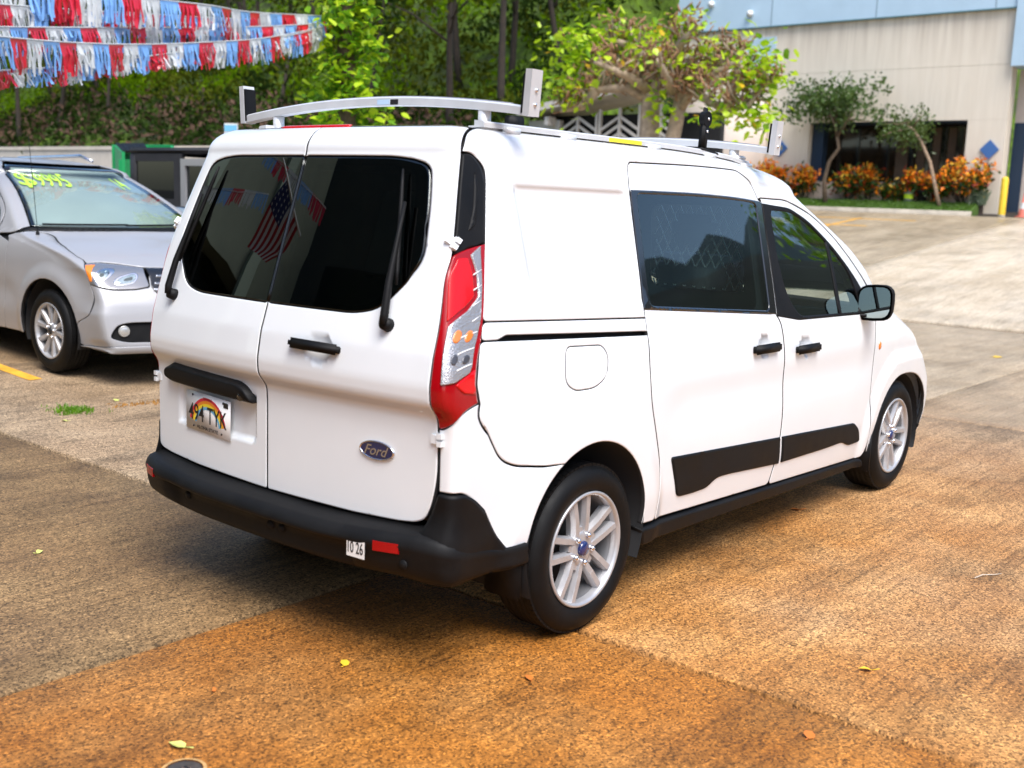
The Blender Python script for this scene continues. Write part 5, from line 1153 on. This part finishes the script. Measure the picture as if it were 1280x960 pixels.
LIMEPAINT=M('lime_window_paint',(.42,.70,.06),.6)
mv=thing('minivan','silver minivan with lime price painted on its windscreen','minivan',(2.136,8.395,.085),-math.pi/2)
MA_R=(0.,.335,.42); MA_F=(3.06,.335,.42)
def MSt(x,v,sgn=-1,off=0):
    h=1e-3; A=lambda x,v:MS.side(np.array([x]),np.array([v]))[0]
    n=np.cross(A(x,v+h)-A(x,v-h),A(x+h,v)-A(x-h,v)); n/=np.linalg.norm(n); q=(A(x,v)+n*off)*np.array([1,sgn,1]); return Vector(q),Vector(n*np.array([1,sgn,1]))
mxc=lambda v:float(MS.x_front_center(np.array([float(v)]))[0])
mxp=lambda v:float(MS.Xf(np.array([float(v)]))[0])+.06
def MX(pts): return list(pts)
def mp(name,pts,mat,sgn,parent=None,r=.02,**k):
    k.setdefault('step',.04); k.setdefault('gap',.0012); return panel(name,MS.side,rnd(pts if name=='roof_side' else MX(pts),r),mat,parent or mv,sgn=sgn,**k)
mt0=MS.v0; MTOP=1.755; fogs=[]; SEAM=[(float(np.interp(t,range(6),[2.54,2.668,2.88,3.103,3.271,3.427])),float(np.interp(t,range(6),[1.112,1.098,1.053,1.010,.971,.930])),0) for t in np.linspace(0,5,26)]
for sgn in (-1,1):
    ar=lambda A_,a0,a1,n=16:[(x,v,0) for x,v in arc(*A_,a0,a1,n)]
    win_f=[(1.02,1.50),(1.45,1.545,.1),(1.95,1.30,.1),(2.15,1.13,.05),(2.10,1.09),(1.02,1.09)]; win_r=[(-.05,1.50),(.93,1.50),(.93,1.09),(-.05,1.09)]; win_b=[(-.85,1.46,.05),(-.14,1.50),(-.14,1.09),(-.75,1.12,.05)]
    upper=[(-.80,MTOP),(1.20,MTOP)]+[(mxp(v),v,0) for v in np.linspace(1.74,1.15,14)]+[(2.32,1.09),(2.20,1.075)]+[(2.02,1.30,.1),(1.50,1.585,.15),(1.0,1.56),(-.05,1.55),(-.95,1.50,.1),(-1.02,1.08),(-1.05,.9),(-1.2,.9),(-1.2,1.5)]
    mp('roof_side',upper,SILVER,sgn)
    fdp=[(.98,1.555),(1.50,1.58,.15),(2.02,1.295,.1),(2.20,1.07),(2.42,1.02),(2.40,.80,.1),(2.30,.28),(.98,.28)]
    d1=mp('front_door',fdp,SILVER,sgn,holes=[rnd(win_f,.02)]); mp('window',win_f,TINT if False else CLEAR,sgn,d1,skirt=.003,off=-.002)
    rdp=[(-.08,1.545),(.975,1.555),(.975,.28),(.50,.28),(.42,.55,.1),(.15,.80,.1),(-.08,.85)]
    d2=mp('sliding_door',rdp,SILVER,sgn,holes=[rnd(win_r,.02)]); mp('window',win_r,TINT,sgn,d2,skirt=.003,off=-.002)
    qp=[(-.085,1.545),(-.95,1.495,.1),(-1.02,1.08),(-1.05,.9),(-1.15,.30),(-.43,.28)]+ar(MA_R,183,-3)+[(.49,.28),(.415,.55,.1),(.145,.80,.1),(-.085,.845)]
    q1=mp('quarter_panel',qp,SILVER,sgn,holes=[rnd(win_b,.02)]); mp('window',win_b,TINT,sgn,q1,skirt=.003,off=-.002)
    wing=[(2.42,1.03),(2.36,1.09)]+SEAM+[(3.480,.903,.02),(3.525,.752,.02),(3.585,.665,.04),(3.562,.516)]+ar(MA_F,12,188)+[(2.30,.28),(2.40,.80,.1)]
    mp('front_wing',wing,SILVER,sgn,step=.025,vstep=.010)
    lamp=[(3.486,.901,.01),(3.555,.907,.01),(3.656,.893,.03),(3.851,.872,.02),(3.966,.735,.03),(3.873,.717,.03),(3.801,.712,.05),(3.723,.727,.05),(3.53,.754,.02)]
    hl=mp('headlight',lamp,M('lamp_housing',(.30,.30,.31),.12,metal=.6,coat=1),sgn,off=.005,skirt=.03,step=.03)
    mp('turn_lens',[(3.496,.889,.01),(3.572,.893,.02),(3.588,.81,.02),(3.578,.768,.02),(3.542,.770,.01)],M('amber_turn',(.85,.22,.02),.18,coat=.8),sgn,hl,off=.009,skirt=.006,step=.03)
    for (lx,lv,lr) in ((3.665,.815,.056),(3.800,.790,.050)):
        o=mp('lamp_bowl',ell(lx,lv,lr,lr,16),CHROME,sgn,hl,off=.007,skirt=.006,step=.03,r=.0); mp('lamp_lens',ell(lx,lv,lr*.72,lr*.72,14),MCLEAR,sgn,hl,off=.012,skirt=.004,step=.03,r=.0); mp('lamp_core',ell(lx,lv,lr*.34,lr*.34,10),GREYIN,sgn,hl,off=.0095,skirt=.004,step=.03,r=0.)
    q,nn=MSt(3.901,.402,sgn,-.012); lb=MB(); lb.lathe([(0,.006),(.030,.005),(.036,.001),(.040,.004),(.044,-.01)],18); xf=frame_xf(q,Vector((0,0,1)).cross(nn),Vector((0,0,1))); lb.v=[tuple(xf@Vector(p)) for p in lb.v]; fogs.append(lb)
    for (cx,cv,r) in (MA_R,MA_F):
        h=MB(); yo=.95; N=20; V=[];F=[]
        for i in range(N+1):
            t=math.radians(-20+220*i/N)
            for y in (yo,yo-.34): V.append((cx+(r+.004)*math.cos(t),y*sgn,max(.22,cv+(r+.004)*math.sin(t))))
        for i in range(N): F.append((2*i,2*i+1,2*i+3,2*i+2))
        F.append(tuple(range(1,2*N+2,2))); h.add(V,F,0,True).build('wheel_house',DARKIN,mv)
    make_wheel(mv,(3.08,sgn*.975,.335),sgn,R=.335,w=.22,rr=.222,spokes='five',phase=.2,cap=DARKMET); make_wheel(mv,(0,sgn*.975,.335),sgn,R=.335,w=.22,rr=.222,spokes='five',phase=.6,cap=DARKMET)
    # mirror
    b=MB(); b.box((2.02,sgn*1.17-.13,1.07),(2.16,sgn*1.17+.13,1.25),0,None,.05); mm=b.build('mirror_housing',SILVER,d1); b=MB(); b.box((2.06,min(sgn*.93,sgn*1.06),1.08),(2.14,max(sgn*.93,sgn*1.06),1.12),0,None,.01); b.build('mirror_arm',BLACKPL,d1)
    # roof rail
    b=MB(); b.tube([(-.75,sgn*.60,1.70),(-.55,sgn*.61,1.775),(.75,sgn*.61,1.80),(1.0,sgn*.60,1.745)],.018,8); b.build('roof_rail',CHROME,mv)
    # dark liner
    lin=[(-1.0,.36),(-.98,1.0),(-.9,1.55),(1.3,1.70)]+[(mxp(v)-.08,v) for v in np.linspace(1.68,1.2,6)]+[(2.4,1.0),(3.3,.85),(3.48,.7),(3.52,.3)]+arc(MA_F[0],MA_F[1],MA_F[2]+.012,0,180,14)+[(2.6,.32),(.5,.32)]+arc(MA_R[0],MA_R[1],MA_R[2]+.012,0,178,14)
    panel('inner_lining',MS.side,lin,DARKIN,mv,holes=[rnd([(p[0]+(.04 if p[0]<c0 else -.04),p[1]+(.03 if p[1]<1.3 else -.03)) for p in w],.03) for w,c0 in ((win_f,1.5),(win_r,.45),(win_b,-.5))],off=-.03,skirt=.004,step=.08,sgn=sgn)
MF=front_chart(MS)
def mf(name,pts,mat,parent=None,r=.02,**k):
    k.setdefault('step',.04); k.setdefault('gap',.0012); return panel(name,MF,rnd(pts,r),mat,parent or mv,sgn=1,**k)
hh_=full(MS,SEAM+[(3.484,.906,.01),(3.555,.912,.01),(3.656,.898,.03),(3.853,.877,.02)]); mf('bonnet',[(0,1.122,0)]+hh_[:len(hh_)//2]+[(0,.868,0)]+hh_[len(hh_)//2:],SILVER,vstep=.009)
mf('windscreen',[(0,1.142,0)]+full(MS,[(mxp(v)+.004,v,0) for v in np.linspace(1.15,1.70,14)]),MCLEAR,step=.06,skirt=.003,gap=.001)
cw=full(MS,[(2.46,1.115),(mxp(1.15),1.146)]); mf('cowl',[(0,1.122,0)]+cw[:2]+[(0,1.146,0)]+cw[2:],BLACKPL,off=-.004,step=.08)
fogh=full(MS,[(3.801,.356,.03),(3.868,.451,.03),(3.924,.468,.02),(4.19,.468,.03),(4.19,.31,.04),(3.918,.316,.03)])
bh=full(MS,[(3.56,.24),(3.45,.28)]+[(x,v,0) for x,v in arc(*MA_F,-6,12,3)]+[(3.565,.516,.03),(3.588,.664,.03),(3.531,.748,.005),(3.723,.723,.05),(3.801,.708,.05),(3.873,.713,.03),(3.969,.731,.02),(3.93,.80,.01),(3.90,.858,.01)])
nb=len(bh)//2
bp_=mf('front_bumper',[(0,.225,0)]+bh[:nb]+[(0,.864,0)]+bh[nb:],SILVER,holes=[rnd(fogh[:6],.02),rnd(fogh[6:],.02)])
for q_ in (fogh[:6],fogh[6:]): mf('fog_recess',q_,BLACKPL,bp_,off=-.03,skirt=.004)
mf('grille',full(MS,[(3.862,.870,.01),(3.938,.80,.01),(3.975,.732,.02),(4.06,.66,.03)]),GLOSSBLK,bp_,off=.006,skirt=.02)
for gv in (.70,.745,.80): mf('grille_bar',full(MS,[(4.00+.25*(.80-gv)-.02,gv,.004),(3.99+.25*(.80-gv)-.02,gv+.022,.004)]),M('grille_chrome',(.45,.45,.46),.25,metal=.9),bp_,off=.012,skirt=.01)
lh=full(MS,MX([(3.767,.232,.02),(3.46,.258,.01),(3.767,.285,.02)])); mf('lower_lip',lh,SILVER,bp_,off=.012,skirt=.012)
for lb in fogs: lb.build('fog_light',M('fog_lens',(.50,.50,.48),.2,coat=1,metal=.4),bp_)
vs=np.linspace(MTOP-.01,MS.v0+MS.rr*math.pi/2+.48,14); V=[];K=70
for v in vs:
    xr,yA,Wn,A,ta,B,tb_=MS._corner(np.array([v])); x0=float(B[0][0]-(yA[0]+MS.LC)); Pp=MS.side(np.linspace(x0,mxc(v),K),np.full(K,v)); V+=[(a,-b_,c_) for a,b_,c_ in Pp]
n0=len(V); V+=[(a,-b_,c_) for a,b_,c_ in V[:n0]]; F=[]
for k in range(2):
    for i in range(len(vs)-1):
        for j in range(K-1):
            f=(k*n0+i*K+j,k*n0+i*K+j+1,k*n0+(i+1)*K+j+1,k*n0+(i+1)*K+j); F.append(f if k else f[::-1])
MB().add(V,F,0,True).build('roof',SILVER,mv)
b=MB(); b.box((-1.0,-.85,.26),(3.55,.85,.32)); b.build('underbody',DARKIN,mv)
b=MB(); V=[];ps_=np.linspace(-1,1,24)
for v in np.linspace(.3,1.7,16):
    for s in ps_:
        xr=MS._corner(np.array([v])); pmax=float(xr[1][0])+MS.LC*.6; q=MS.rear(np.array([abs(s)*pmax]),np.array([v]))[0]; V.append((q[0]+.012,q[1]*(1 if s>0 else -1),q[2]))
F=[(i*24+j,i*24+j+1,(i+1)*24+j+1,(i+1)*24+j) for i in range(15) for j in range(23)]
b.add(V,F,0,True).build('tailgate',SILVER,mv)
ss_=full(MS,[(mxp(v)+.03,v,0) for v in np.linspace(1.17,1.685,12)]); mf('sky_glare_panel',ss_,M('pale_sky_glare',(.36,.39,.385),.6,var=.06,vscale=2),off=-.012,step=.07)  # added panel behind the glass: its pale colour stands in for sky glare
for y in (-.42,.42):
    s=MB(); s.box((.95,y-.26,.55),(1.45,y+.26,.75),0,None,.06); xf=Matrix.Translation((.98,y,.72))@Matrix.Rotation(math.radians(-14),4,'Y'); s.box((-.07,-.25,-.05),(.07,.25,.52),0,xf,.06); s.box((-.05,-.14,.53),(.06,.14,.72),0,xf,.05); s.build('seat',GREYIN,mv)
b=MB(); b.box((1.75,-.80,.80),(2.42,.80,1.08),0,None,.06); b.build('dashboard',M('dash_grey',(.20,.21,.21),.8),mv)
# wipers on the screen, price paint, aerial
def scr(a,v,off=.012):   # a from -1 (vehicle right) to 1 across the screen at height v
    xe=mxp(v); x=mxc(v)-(mxc(v)-xe)*abs(a); q,_=MSt(x,v,-1 if a<0 else 1,off); return q
b=MB(); b.tube([scr(-.92+.9*i/8,1.150+.006*i/8,.02) for i in range(9)],.008,6); b.build('wiper_blade',BLACKPL,mv)
b=MB(); b.tube([scr(-.05+.85*i/8,1.150+.006*i/8,.02) for i in range(9)],.008,6); b.build('wiper_blade',BLACKPL,mv)
def on_screen(txt,a0,a1,v0,v1,mat):
    tv,tf=text_mesh(txt,.1,0,bold=.0012,res=3); A=np.array(tv); lo,hi=A.min(0),A.max(0); V=[]
    for p in A:
        u=(p[0]-lo[0])/(hi[0]-lo[0]); w=(p[1]-lo[1])/(hi[1]-lo[1]); V.append(tuple(scr(a0+(a1-a0)*u,v0+(v1-v0)*w,.0015)))
    MB().add(V,tf).build('painted_price',mat,mv,fixn=False)
on_screen('$9995',-.93,-.30,1.485,1.625,LIMEPAINT); on_screen('14',.62,.80,1.50,1.60,LIMEPAINT)
q,_=MSt(2.66,1.085,-1,0); b=MB(); b.lathe([(.016,0),(.014,.02),(.006,.035)],10,c=tuple(q)); b.tube([tuple(q+Vector((0,0,.02))),tuple(q+Vector((-.10,0,.80)))],.0025,5); b.build('aerial',BLACKPL,mv)
# ------------------------------------------------------------------ grey off-road wagon with a dark hard top
jp=thing('offroad_wagon','dark grey boxy off-road wagon with black hard top behind the silver minivan','car',(5.05,8.55,G(5,8)),-math.pi/2)
JG=paint('wagon_silver',(.42,.42,.44),.4,.35); HT=plastic('hard_top',(.035,.035,.038),.6)
def jb(name,boxes,mat,bev=0,parent=None):
    b=MB()
    for lo,hi in boxes: b.box(lo,hi,0,None,bev)
    return b.build(name,mat,parent or jp)
jb('body',[((-.75,-.80,.55),(2.15,.80,1.18))],JG,.05); jb('bonnet',[((2.10,-.66,.70),(3.15,.66,1.16))],JG,.06); jb('grille',[((3.15,-.58,.62),(3.22,.58,1.12))],JG,.02)
for y in (-.3,-.2,-.1,0,.1,.2,.3): jb('grille_slot',[((3.215,y-.025,.72),(3.228,y+.025,1.02))],DARKIN)
for s in (-1,1):
    b=MB(); b.lathe([(0,3.25),(.09,3.245),(.10,3.21)],18,'x',(0,s*.45,.92)); b.build('headlight',CLEARLENS,jp)
    jb('fender',[((-.45,min(s*.78,s*.94),.82),(.45,max(s*.78,s*.94),.90))],BLACKPL,.02); jb('fender',[((2.40,min(s*.66,s*.94),.86),(3.20,max(s*.66,s*.94),.94))],BLACKPL,.02)
    # hard top side: rear quarter with its window, then two silver door frames
    y0,y1=(s*.70,s*.745); lo_,hi_=min(y0,y1),max(y0,y1)
    jb('top_side',[((-.75,lo_,1.18),(-.62,hi_,1.80))],HT,.01); jb('top_side',[((-.62,lo_,1.18),(.20,hi_,1.27))],HT); jb('top_side',[((-.62,lo_,1.71),(.20,hi_,1.80))],HT); jb('top_side',[((.20,lo_,1.18),(.36,hi_,1.80))],HT); jb('window',[((-.62,s*.72-.006,1.27),(.20,s*.72+.006,1.71))],TINT)
    for (a,b_) in ((.38,1.22),(1.24,2.02)):
        f=MB(); yA,yB=min(s*.71,s*.775),max(s*.71,s*.775); f.box((a,yA,1.19),(a+.085,yB,1.74)); f.box((b_-.07,yA,1.19),(b_,yB,1.74)); f.box((a+.085,yA,1.66),(b_-.07,yB,1.74)); f.build('door_frame',JG,jp); jb('window',[((a+.085,s*.735-.006,1.19),(b_-.07,s*.735+.006,1.66))],TINT)
        jb('door',[((a+.006,min(s*.79,s*.825),.60),(b_-.006,max(s*.79,s*.825),1.17))],JG,.012); jb('handle',[((a+.06,min(s*.82,s*.85),1.06),(a+.20,max(s*.82,s*.85),1.09))],BLACKPL,.008)
    make_wheel(jp,(0,s*.90,.40),s,R=.40,w=.25,rr=.22,spokes='five',detail=False); make_wheel(jp,(2.80,s*.90,.40),s,R=.40,w=.25,rr=.22,spokes='five',detail=False)
    jb('mirror_housing',[((1.90,min(s*.86,s*1.02),1.20),(2.0,max(s*.86,s*1.02),1.38))],BLACKPL,.03)
jb('roof_top',[((-.78,-.76,1.80),(2.02,.76,1.87))],HT,.03); jb('windscreen_frame',[((2.03,-.74,1.18),(2.08,-.66,1.80)),],JG); jb('windscreen_frame',[((2.03,.66,1.18),(2.08,.74,1.80))],JG); jb('windscreen_frame',[((2.03,-.655,1.74),(2.08,.655,1.82))],JG); jb('windscreen',[((2.05,-.655,1.18),(2.06,.655,1.735))],CLEAR); jb('rear_window',[((-.75,-.69,1.2),(-.73,.69,1.78))],TINT)
jb('front_bumper',[((3.26,-.8,.50),(3.40,.8,.66))],BLACKPL,.03); jb('rear_bumper',[((-.92,-.78,.50),(-.78,.78,.66))],BLACKPL,.03)
b=MB(); b.lathe([(.2,-.99),(.36,-.98),(.39,-.93),(.39,-.82),(.36,-.77),(.1,-.77)],28,'x',(0,0,1.05)); b.build('spare_wheel',RUBBER,jp); jb('cabin_lining',[((-.70,-.66,1.0),(1.85,.64,1.74))],DARKIN); jb('underbody',[((-.7,-.6,.4),(3.1,.6,.56))],DARKIN)
# ------------------------------------------------------------------ green skip by the wall and a small board
dk=thing('rubbish_skip','green metal skip with a black ribbed lid beyond the parked wagon','skip',tuple(unproj(172,235,19.5))); zb=G(dk.location.x,dk.location.y); dk.location.z=zb
GRN=M('skip_green',(.008,.30,.09),.5,var=.15,vscale=3)
cpt=lambda px,py,d: unproj(px,py,d)-Vector(dk.location)
gh=3.0-zb
b=MB()
def top(px,py,d): return unproj(px,py,d)-Vector(dk.location)
A0=top(143,181,18.6); A1=top(212,181,20.6); B0=top(152,190,17.6); B1=top(216,190,19.6)
def quad_box(name,P4,th,mat):
    P4=[Vector(p) for p in P4]; n_=(P4[1]-P4[0]).cross(P4[2]-P4[0]).normalized()*th; b=MB(); V=P4+[p+n_ for p in P4]; b.add(V,[(0,1,2,3),(7,6,5,4),(0,4,5,1),(1,5,6,2),(2,6,7,3),(3,7,4,0)]); return b.build(name,mat,dk)
dn=lambda p: Vector((p.x,p.y,.15))
inn=(B0-A0).normalized()
quad_box('end_panel',[A0,B0,dn(B0)+inn*-.0,dn(A0)-inn*.15],.05,GRN); quad_box('end_panel',[A1,B1,dn(B1),dn(A1)],.05,GRN); quad_box('front_panel',[B0-Vector((0,0,.12)),B1-Vector((0,0,.12)),dn(B1),dn(B0)],.05,GRN); quad_box('back_panel',[A0,A1,dn(A1),dn(A0)],.05,GRN)
quad_box('rim',[A0+(A1-A0)*.5,A1,A1-Vector((0,0,.12)),A0+(A1-A0)*.5-Vector((0,0,.12))],-.09,GRN)
L0,L1=A0+(A1-A0)*.02,A0+(A1-A0)*.52; M0,M1=B0+(B1-B0)*.02,B0+(B1-B0)*.52
for k in range(6):
    f0,f1=k/6,(k+.9)/6; quad_box('lid_rib',[L0+(L1-L0)*f0+Vector((0,0,.03)),L0+(L1-L0)*f1+Vector((0,0,.03)),M0+(M1-M0)*f1+Vector((0,0,.02)),M0+(M1-M0)*f0+Vector((0,0,.02))],.03,BLACKPL)
p=unproj(289,163,19.0); zb=G(p.x,p.y); t=thing('notice_board','small blue and white board standing above the wall left of the van roof','sign',(p.x,p.y,zb)); h=p.z-zb
xf=Matrix.Rotation(math.radians(-62),4,'Z')
b=MB(); b.box((-.12,-.02,h-.13),(.12,.02,h+.12),0,xf); b.build('panel',PAPER,t); b=MB(); b.box((-.115,-.024,h-.02),(.115,.024,h+.09),0,xf); b.build('blue_band',M('board_blue',(.20,.55,.80),.5),t); b=MB(); b.tube([(0,0,-.1),(0,0,h-.13)],.03,8); b.build('post',SHW,t)
# ------------------------------------------------------------------ what the van's windows reflect: dealer's building, flag, ridge, tree
CAMV=Vector(CAMP)
db=thing('dealer_building','tall beige dealer building mirrored in the van rear windows','building',(-6,14,0))
DBW=M('dealer_wall',(.20,.23,.18),.8,var=.15,vscale=1.2); DBD=M('dealer_dark',(.010,.016,.012),.35); DBL=M('dealer_column',(.34,.42,.34),.7)
def dbx(name,lo,hi,mat):
    b=MB(); b.box(lo,hi); o=b.build(name,mat); o.parent=db; o.matrix_parent_inverse=Matrix.Translation(-Vector(db.location)); return o
dbx('upper_wall',(-11.0,13.0,5.2),(-.6,14.5,11.5),DBW); dbx('lower_wall',(-11.0,14.0,0),(-.6,14.5,5.19),DBD); dbx('side_wall',(-13.2,-5.0,0),(-12.0,14.5,10.5),M('dealer_side',(.10,.105,.085),.7,var=.2,vscale=.8))
for x in (-2.0,-4.6,-8.6): dbx('column',(x,12.75,0),(x+.55,12.99,9.2),DBL)
for k in range(4): dbx('opening',(-11.99,-4.0+4.4*k,.2),(-11.96,-.6+4.4*k,7.6),DBD)
dbx('lettering_board',(-11.95,3.0,6.2),(-11.9,7.5,6.7),M('board_yellow',(.35,.30,.03),.6)); dbx('stripe_board',(-11.95,2.6,5.3),(-11.9,7.8,5.6),M('board_rust',(.35,.09,.03),.6)); dbx('stripe_board',(-11.95,2.6,4.7),(-11.9,7.8,5.0),M('board_teal',(.10,.30,.28),.6))
# flag
def glassdir(q,d,t): return Vector(q)+Vector(d)*t
A0=Vector((-.62,.06,1.63))+Vector((-.482,.795,.368))*5.6; A1=Vector((-.70,-.06,1.50))+Vector((-.545,.765,.345))*5.6
B0=Vector((-.71,.21,1.39))+Vector((-.455,.839,.299))*5.6; B1=Vector((-.74,.06,1.32))+Vector((-.520,.80,.297))*5.6
fl=thing('flag','american flag hanging slantwise, mirrored in the left rear window','flag',tuple(A0))
FR=M('flag_red',(.45,.02,.03),.7); FW=M('flag_white',(.75,.75,.74),.7); FB=M('flag_blue',(.02,.04,.16),.7)
def fp(u,w):
    p=(A0*(1-u)+B0*u)*(1-w)+(A1*(1-u)+B1*u)*w; return p+Vector((.04*math.sin(5*u+2*w),.03*math.sin(4*w+3*u),0))-Vector(fl.location)
for k in range(13):
    V=[];F=[]
    for i in range(13):
        u=i/12
        for w in (k/13,(k+1)/13): V.append(fp(u if k>6 else .4+.6*u,w))
    F=[(2*i,2*i+1,2*i+3,2*i+2) for i in range(12)]; MB().add(V,F).build('stripe',FR if k%2==0 else FW,fl,fixn=False)
V=[fp(.4*i/6,7/13*j/6) for i in range(7) for j in range(7)]; ct=MB().add(V,[(i*7+j,(i+1)*7+j,(i+1)*7+j+1,i*7+j+1) for i in range(6) for j in range(6)]).build('canton',FB,fl,fixn=False)
b=MB(); nrm_=(fp(1,0)-fp(0,0)).cross(fp(0,1)-fp(0,0)).normalized()*.006
for i in range(5):
    for j in range(4):
        c_=fp(.4*(i+.5)/5,7/13*(j+.5)/4)
        for sg in (-1,1):
            V=[]
            for q in range(10):
                rr_=.019 if q%2==0 else .008; t_=2*math.pi*q/10; V.append(c_+nrm_*sg+(fp(1,0)-fp(0,0)).normalized()*rr_*math.cos(t_)+(fp(0,1)-fp(0,0)).normalized()*rr_*math.sin(t_))
            b.add(V,[tuple(range(10))])
o=b.build('star',FW,ct,fixn=False); o['kind']='stuff'
d_=(fp(0,0)-fp(0,1)).normalized(); b=MB(); b.tube([tuple(fp(0,1)-d_*.1),tuple(fp(0,0)+d_*1.6)],.014,6); b.build('staff',ALU,fl)
# two short runs of streamers on that side
for nm,p0,p1,n_,ph in (('a',Vector((-.62,.56,1.58))+Vector((-.287,.912,.300))*8.2,Vector((-.65,.16,1.57))+Vector((-.454,.823,.345))*8.2,5,1),('b',Vector((-.61,.23,1.69))+Vector((-.395,.842,.375))*7.2,Vector((-.66,-.15,1.57))+Vector((-.58,.72,.385))*7.2,5,2)):
    cord=MB(); cord.tube([tuple(p0),tuple((p0+p1)/2-Vector((0,0,.04))),tuple(p1)],.006,5); t=cord.build('streamer_string',STR_W,None); tag(t,'short streamer string mirrored '+('left of the flag' if nm=='a' else 'above the flag')+' in the rear window','streamer','streamer strings mirrored in the rear window')
    for i in range(n_):
        a=p0+(p1-p0)*i/n_; e=p0+(p1-p0)*(i+1)/n_; V=[];F=[]
        for s in range(9):
            q0=a+(e-a)*s/9;q1=a+(e-a)*(s+.9)/9; o_=len(V); sw=rs.normal()*.02; ln=.19*rs.uniform(.8,1.1); V+=[tuple(q0),tuple(q1),tuple(q1+Vector((sw,sw,-ln))),tuple(q0+Vector((sw,sw,-ln)))]; F.append((o_,o_+1,o_+2,o_+3))
        MB().add(V,F).build('fringe_pennant',STR[(i+ph)%3],t,fixn=False)
# far mountain ridge to the south-east, with a nearer dark wooded rise
n=newmat('ridge'); P=n.pos(); n.l(n.mix(n.noise(P,.02,6,.6),(.018,.040,.048),(.045,.075,.080)),n.b.inputs['Base Color']); n.b.inputs['Roughness'].default_value=1; RDG=n.m
V=[];F=[]; N=130
for i in range(N+1):
    az=math.radians(-125+130*i/N); el=math.radians(13.75+.22*min(10,max(0,-28.5-math.degrees(az)))+.06*math.sin(i*1.9)+.05*math.sin(i*3.1)-.8*max(0,math.degrees(az)+10))
    for r_,k in ((430,0),(500,.45),(580,.85),(650,1.0),(760,.85),(900,.0)):
        h=math.tan(max(el,.02))*650; V.append((CAMP[0]+r_*math.cos(az),CAMP[1]+r_*math.sin(az),-1+h*k*(1+.04*math.sin(i*1.7+r_))))
for i in range(N):
    for j in range(5): F.append((i*6+j,i*6+j+1,(i+1)*6+j+1,(i+1)*6+j))
o=MB().add(V,F,0,True).build('mountain_ridge',RDG,None,kind='structure')
V=[];F=[]; N2=120
for i in range(N2+1):
    az=math.radians(-110+100*i/N2); h=math.tan(math.radians(12.75+.12*math.sin(i*.8)+.1*math.sin(i*2.3)-.9*max(0,math.degrees(az)+17)))*210
    for r_,k in ((130,0),(170,.5),(195,.86),(210,1.0),(240,.8),(300,0)): V.append((CAMP[0]+r_*math.cos(az),CAMP[1]+r_*math.sin(az),-1+max(0,h)*k))
for i in range(N2):
    for j in range(5): F.append((i*6+j,i*6+j+1,(i+1)*6+j+1,(i+1)*6+j))
MB().add(V,F,0,True).build('wooded_rise',M('dark_woods',(.016,.020,.012),1,var=.5,vscale=.05),None,kind='structure')
r=np.random.default_rng(91); tk=MB(); tk.tube([(0,0,-.2),(.1,0,1.5),(.0,.1,3.0),(.1,.1,4.4)],[.2,.16,.12,.07],9); V=[];F=[];ms=[]
for _ in range(60):
    c_=np.array([r.normal()*1.1,r.normal()*1.4,4.3+r.normal()*.8]); tk.tube([(0,0,3.),tuple(c_*np.array([.5,.5,.9])),tuple(c_)],[.04,.025,.01],4)
    for _ in range(30): big_leaf(V,F,c_+r.normal(size=3)*.3,r.uniform(.14,.26),r); ms+=[1,1]
t=tk.build('shade_tree',BARK,None,loc=(30,-8.9,G(28,-9.3))); t.scale=(.95,.95,1.45); m=MB(); m.add(V,F); m.m=ms; m.build('crown',LIME,t,fixn=False); tag(t,'green shade tree mirrored in the front door window','tree')
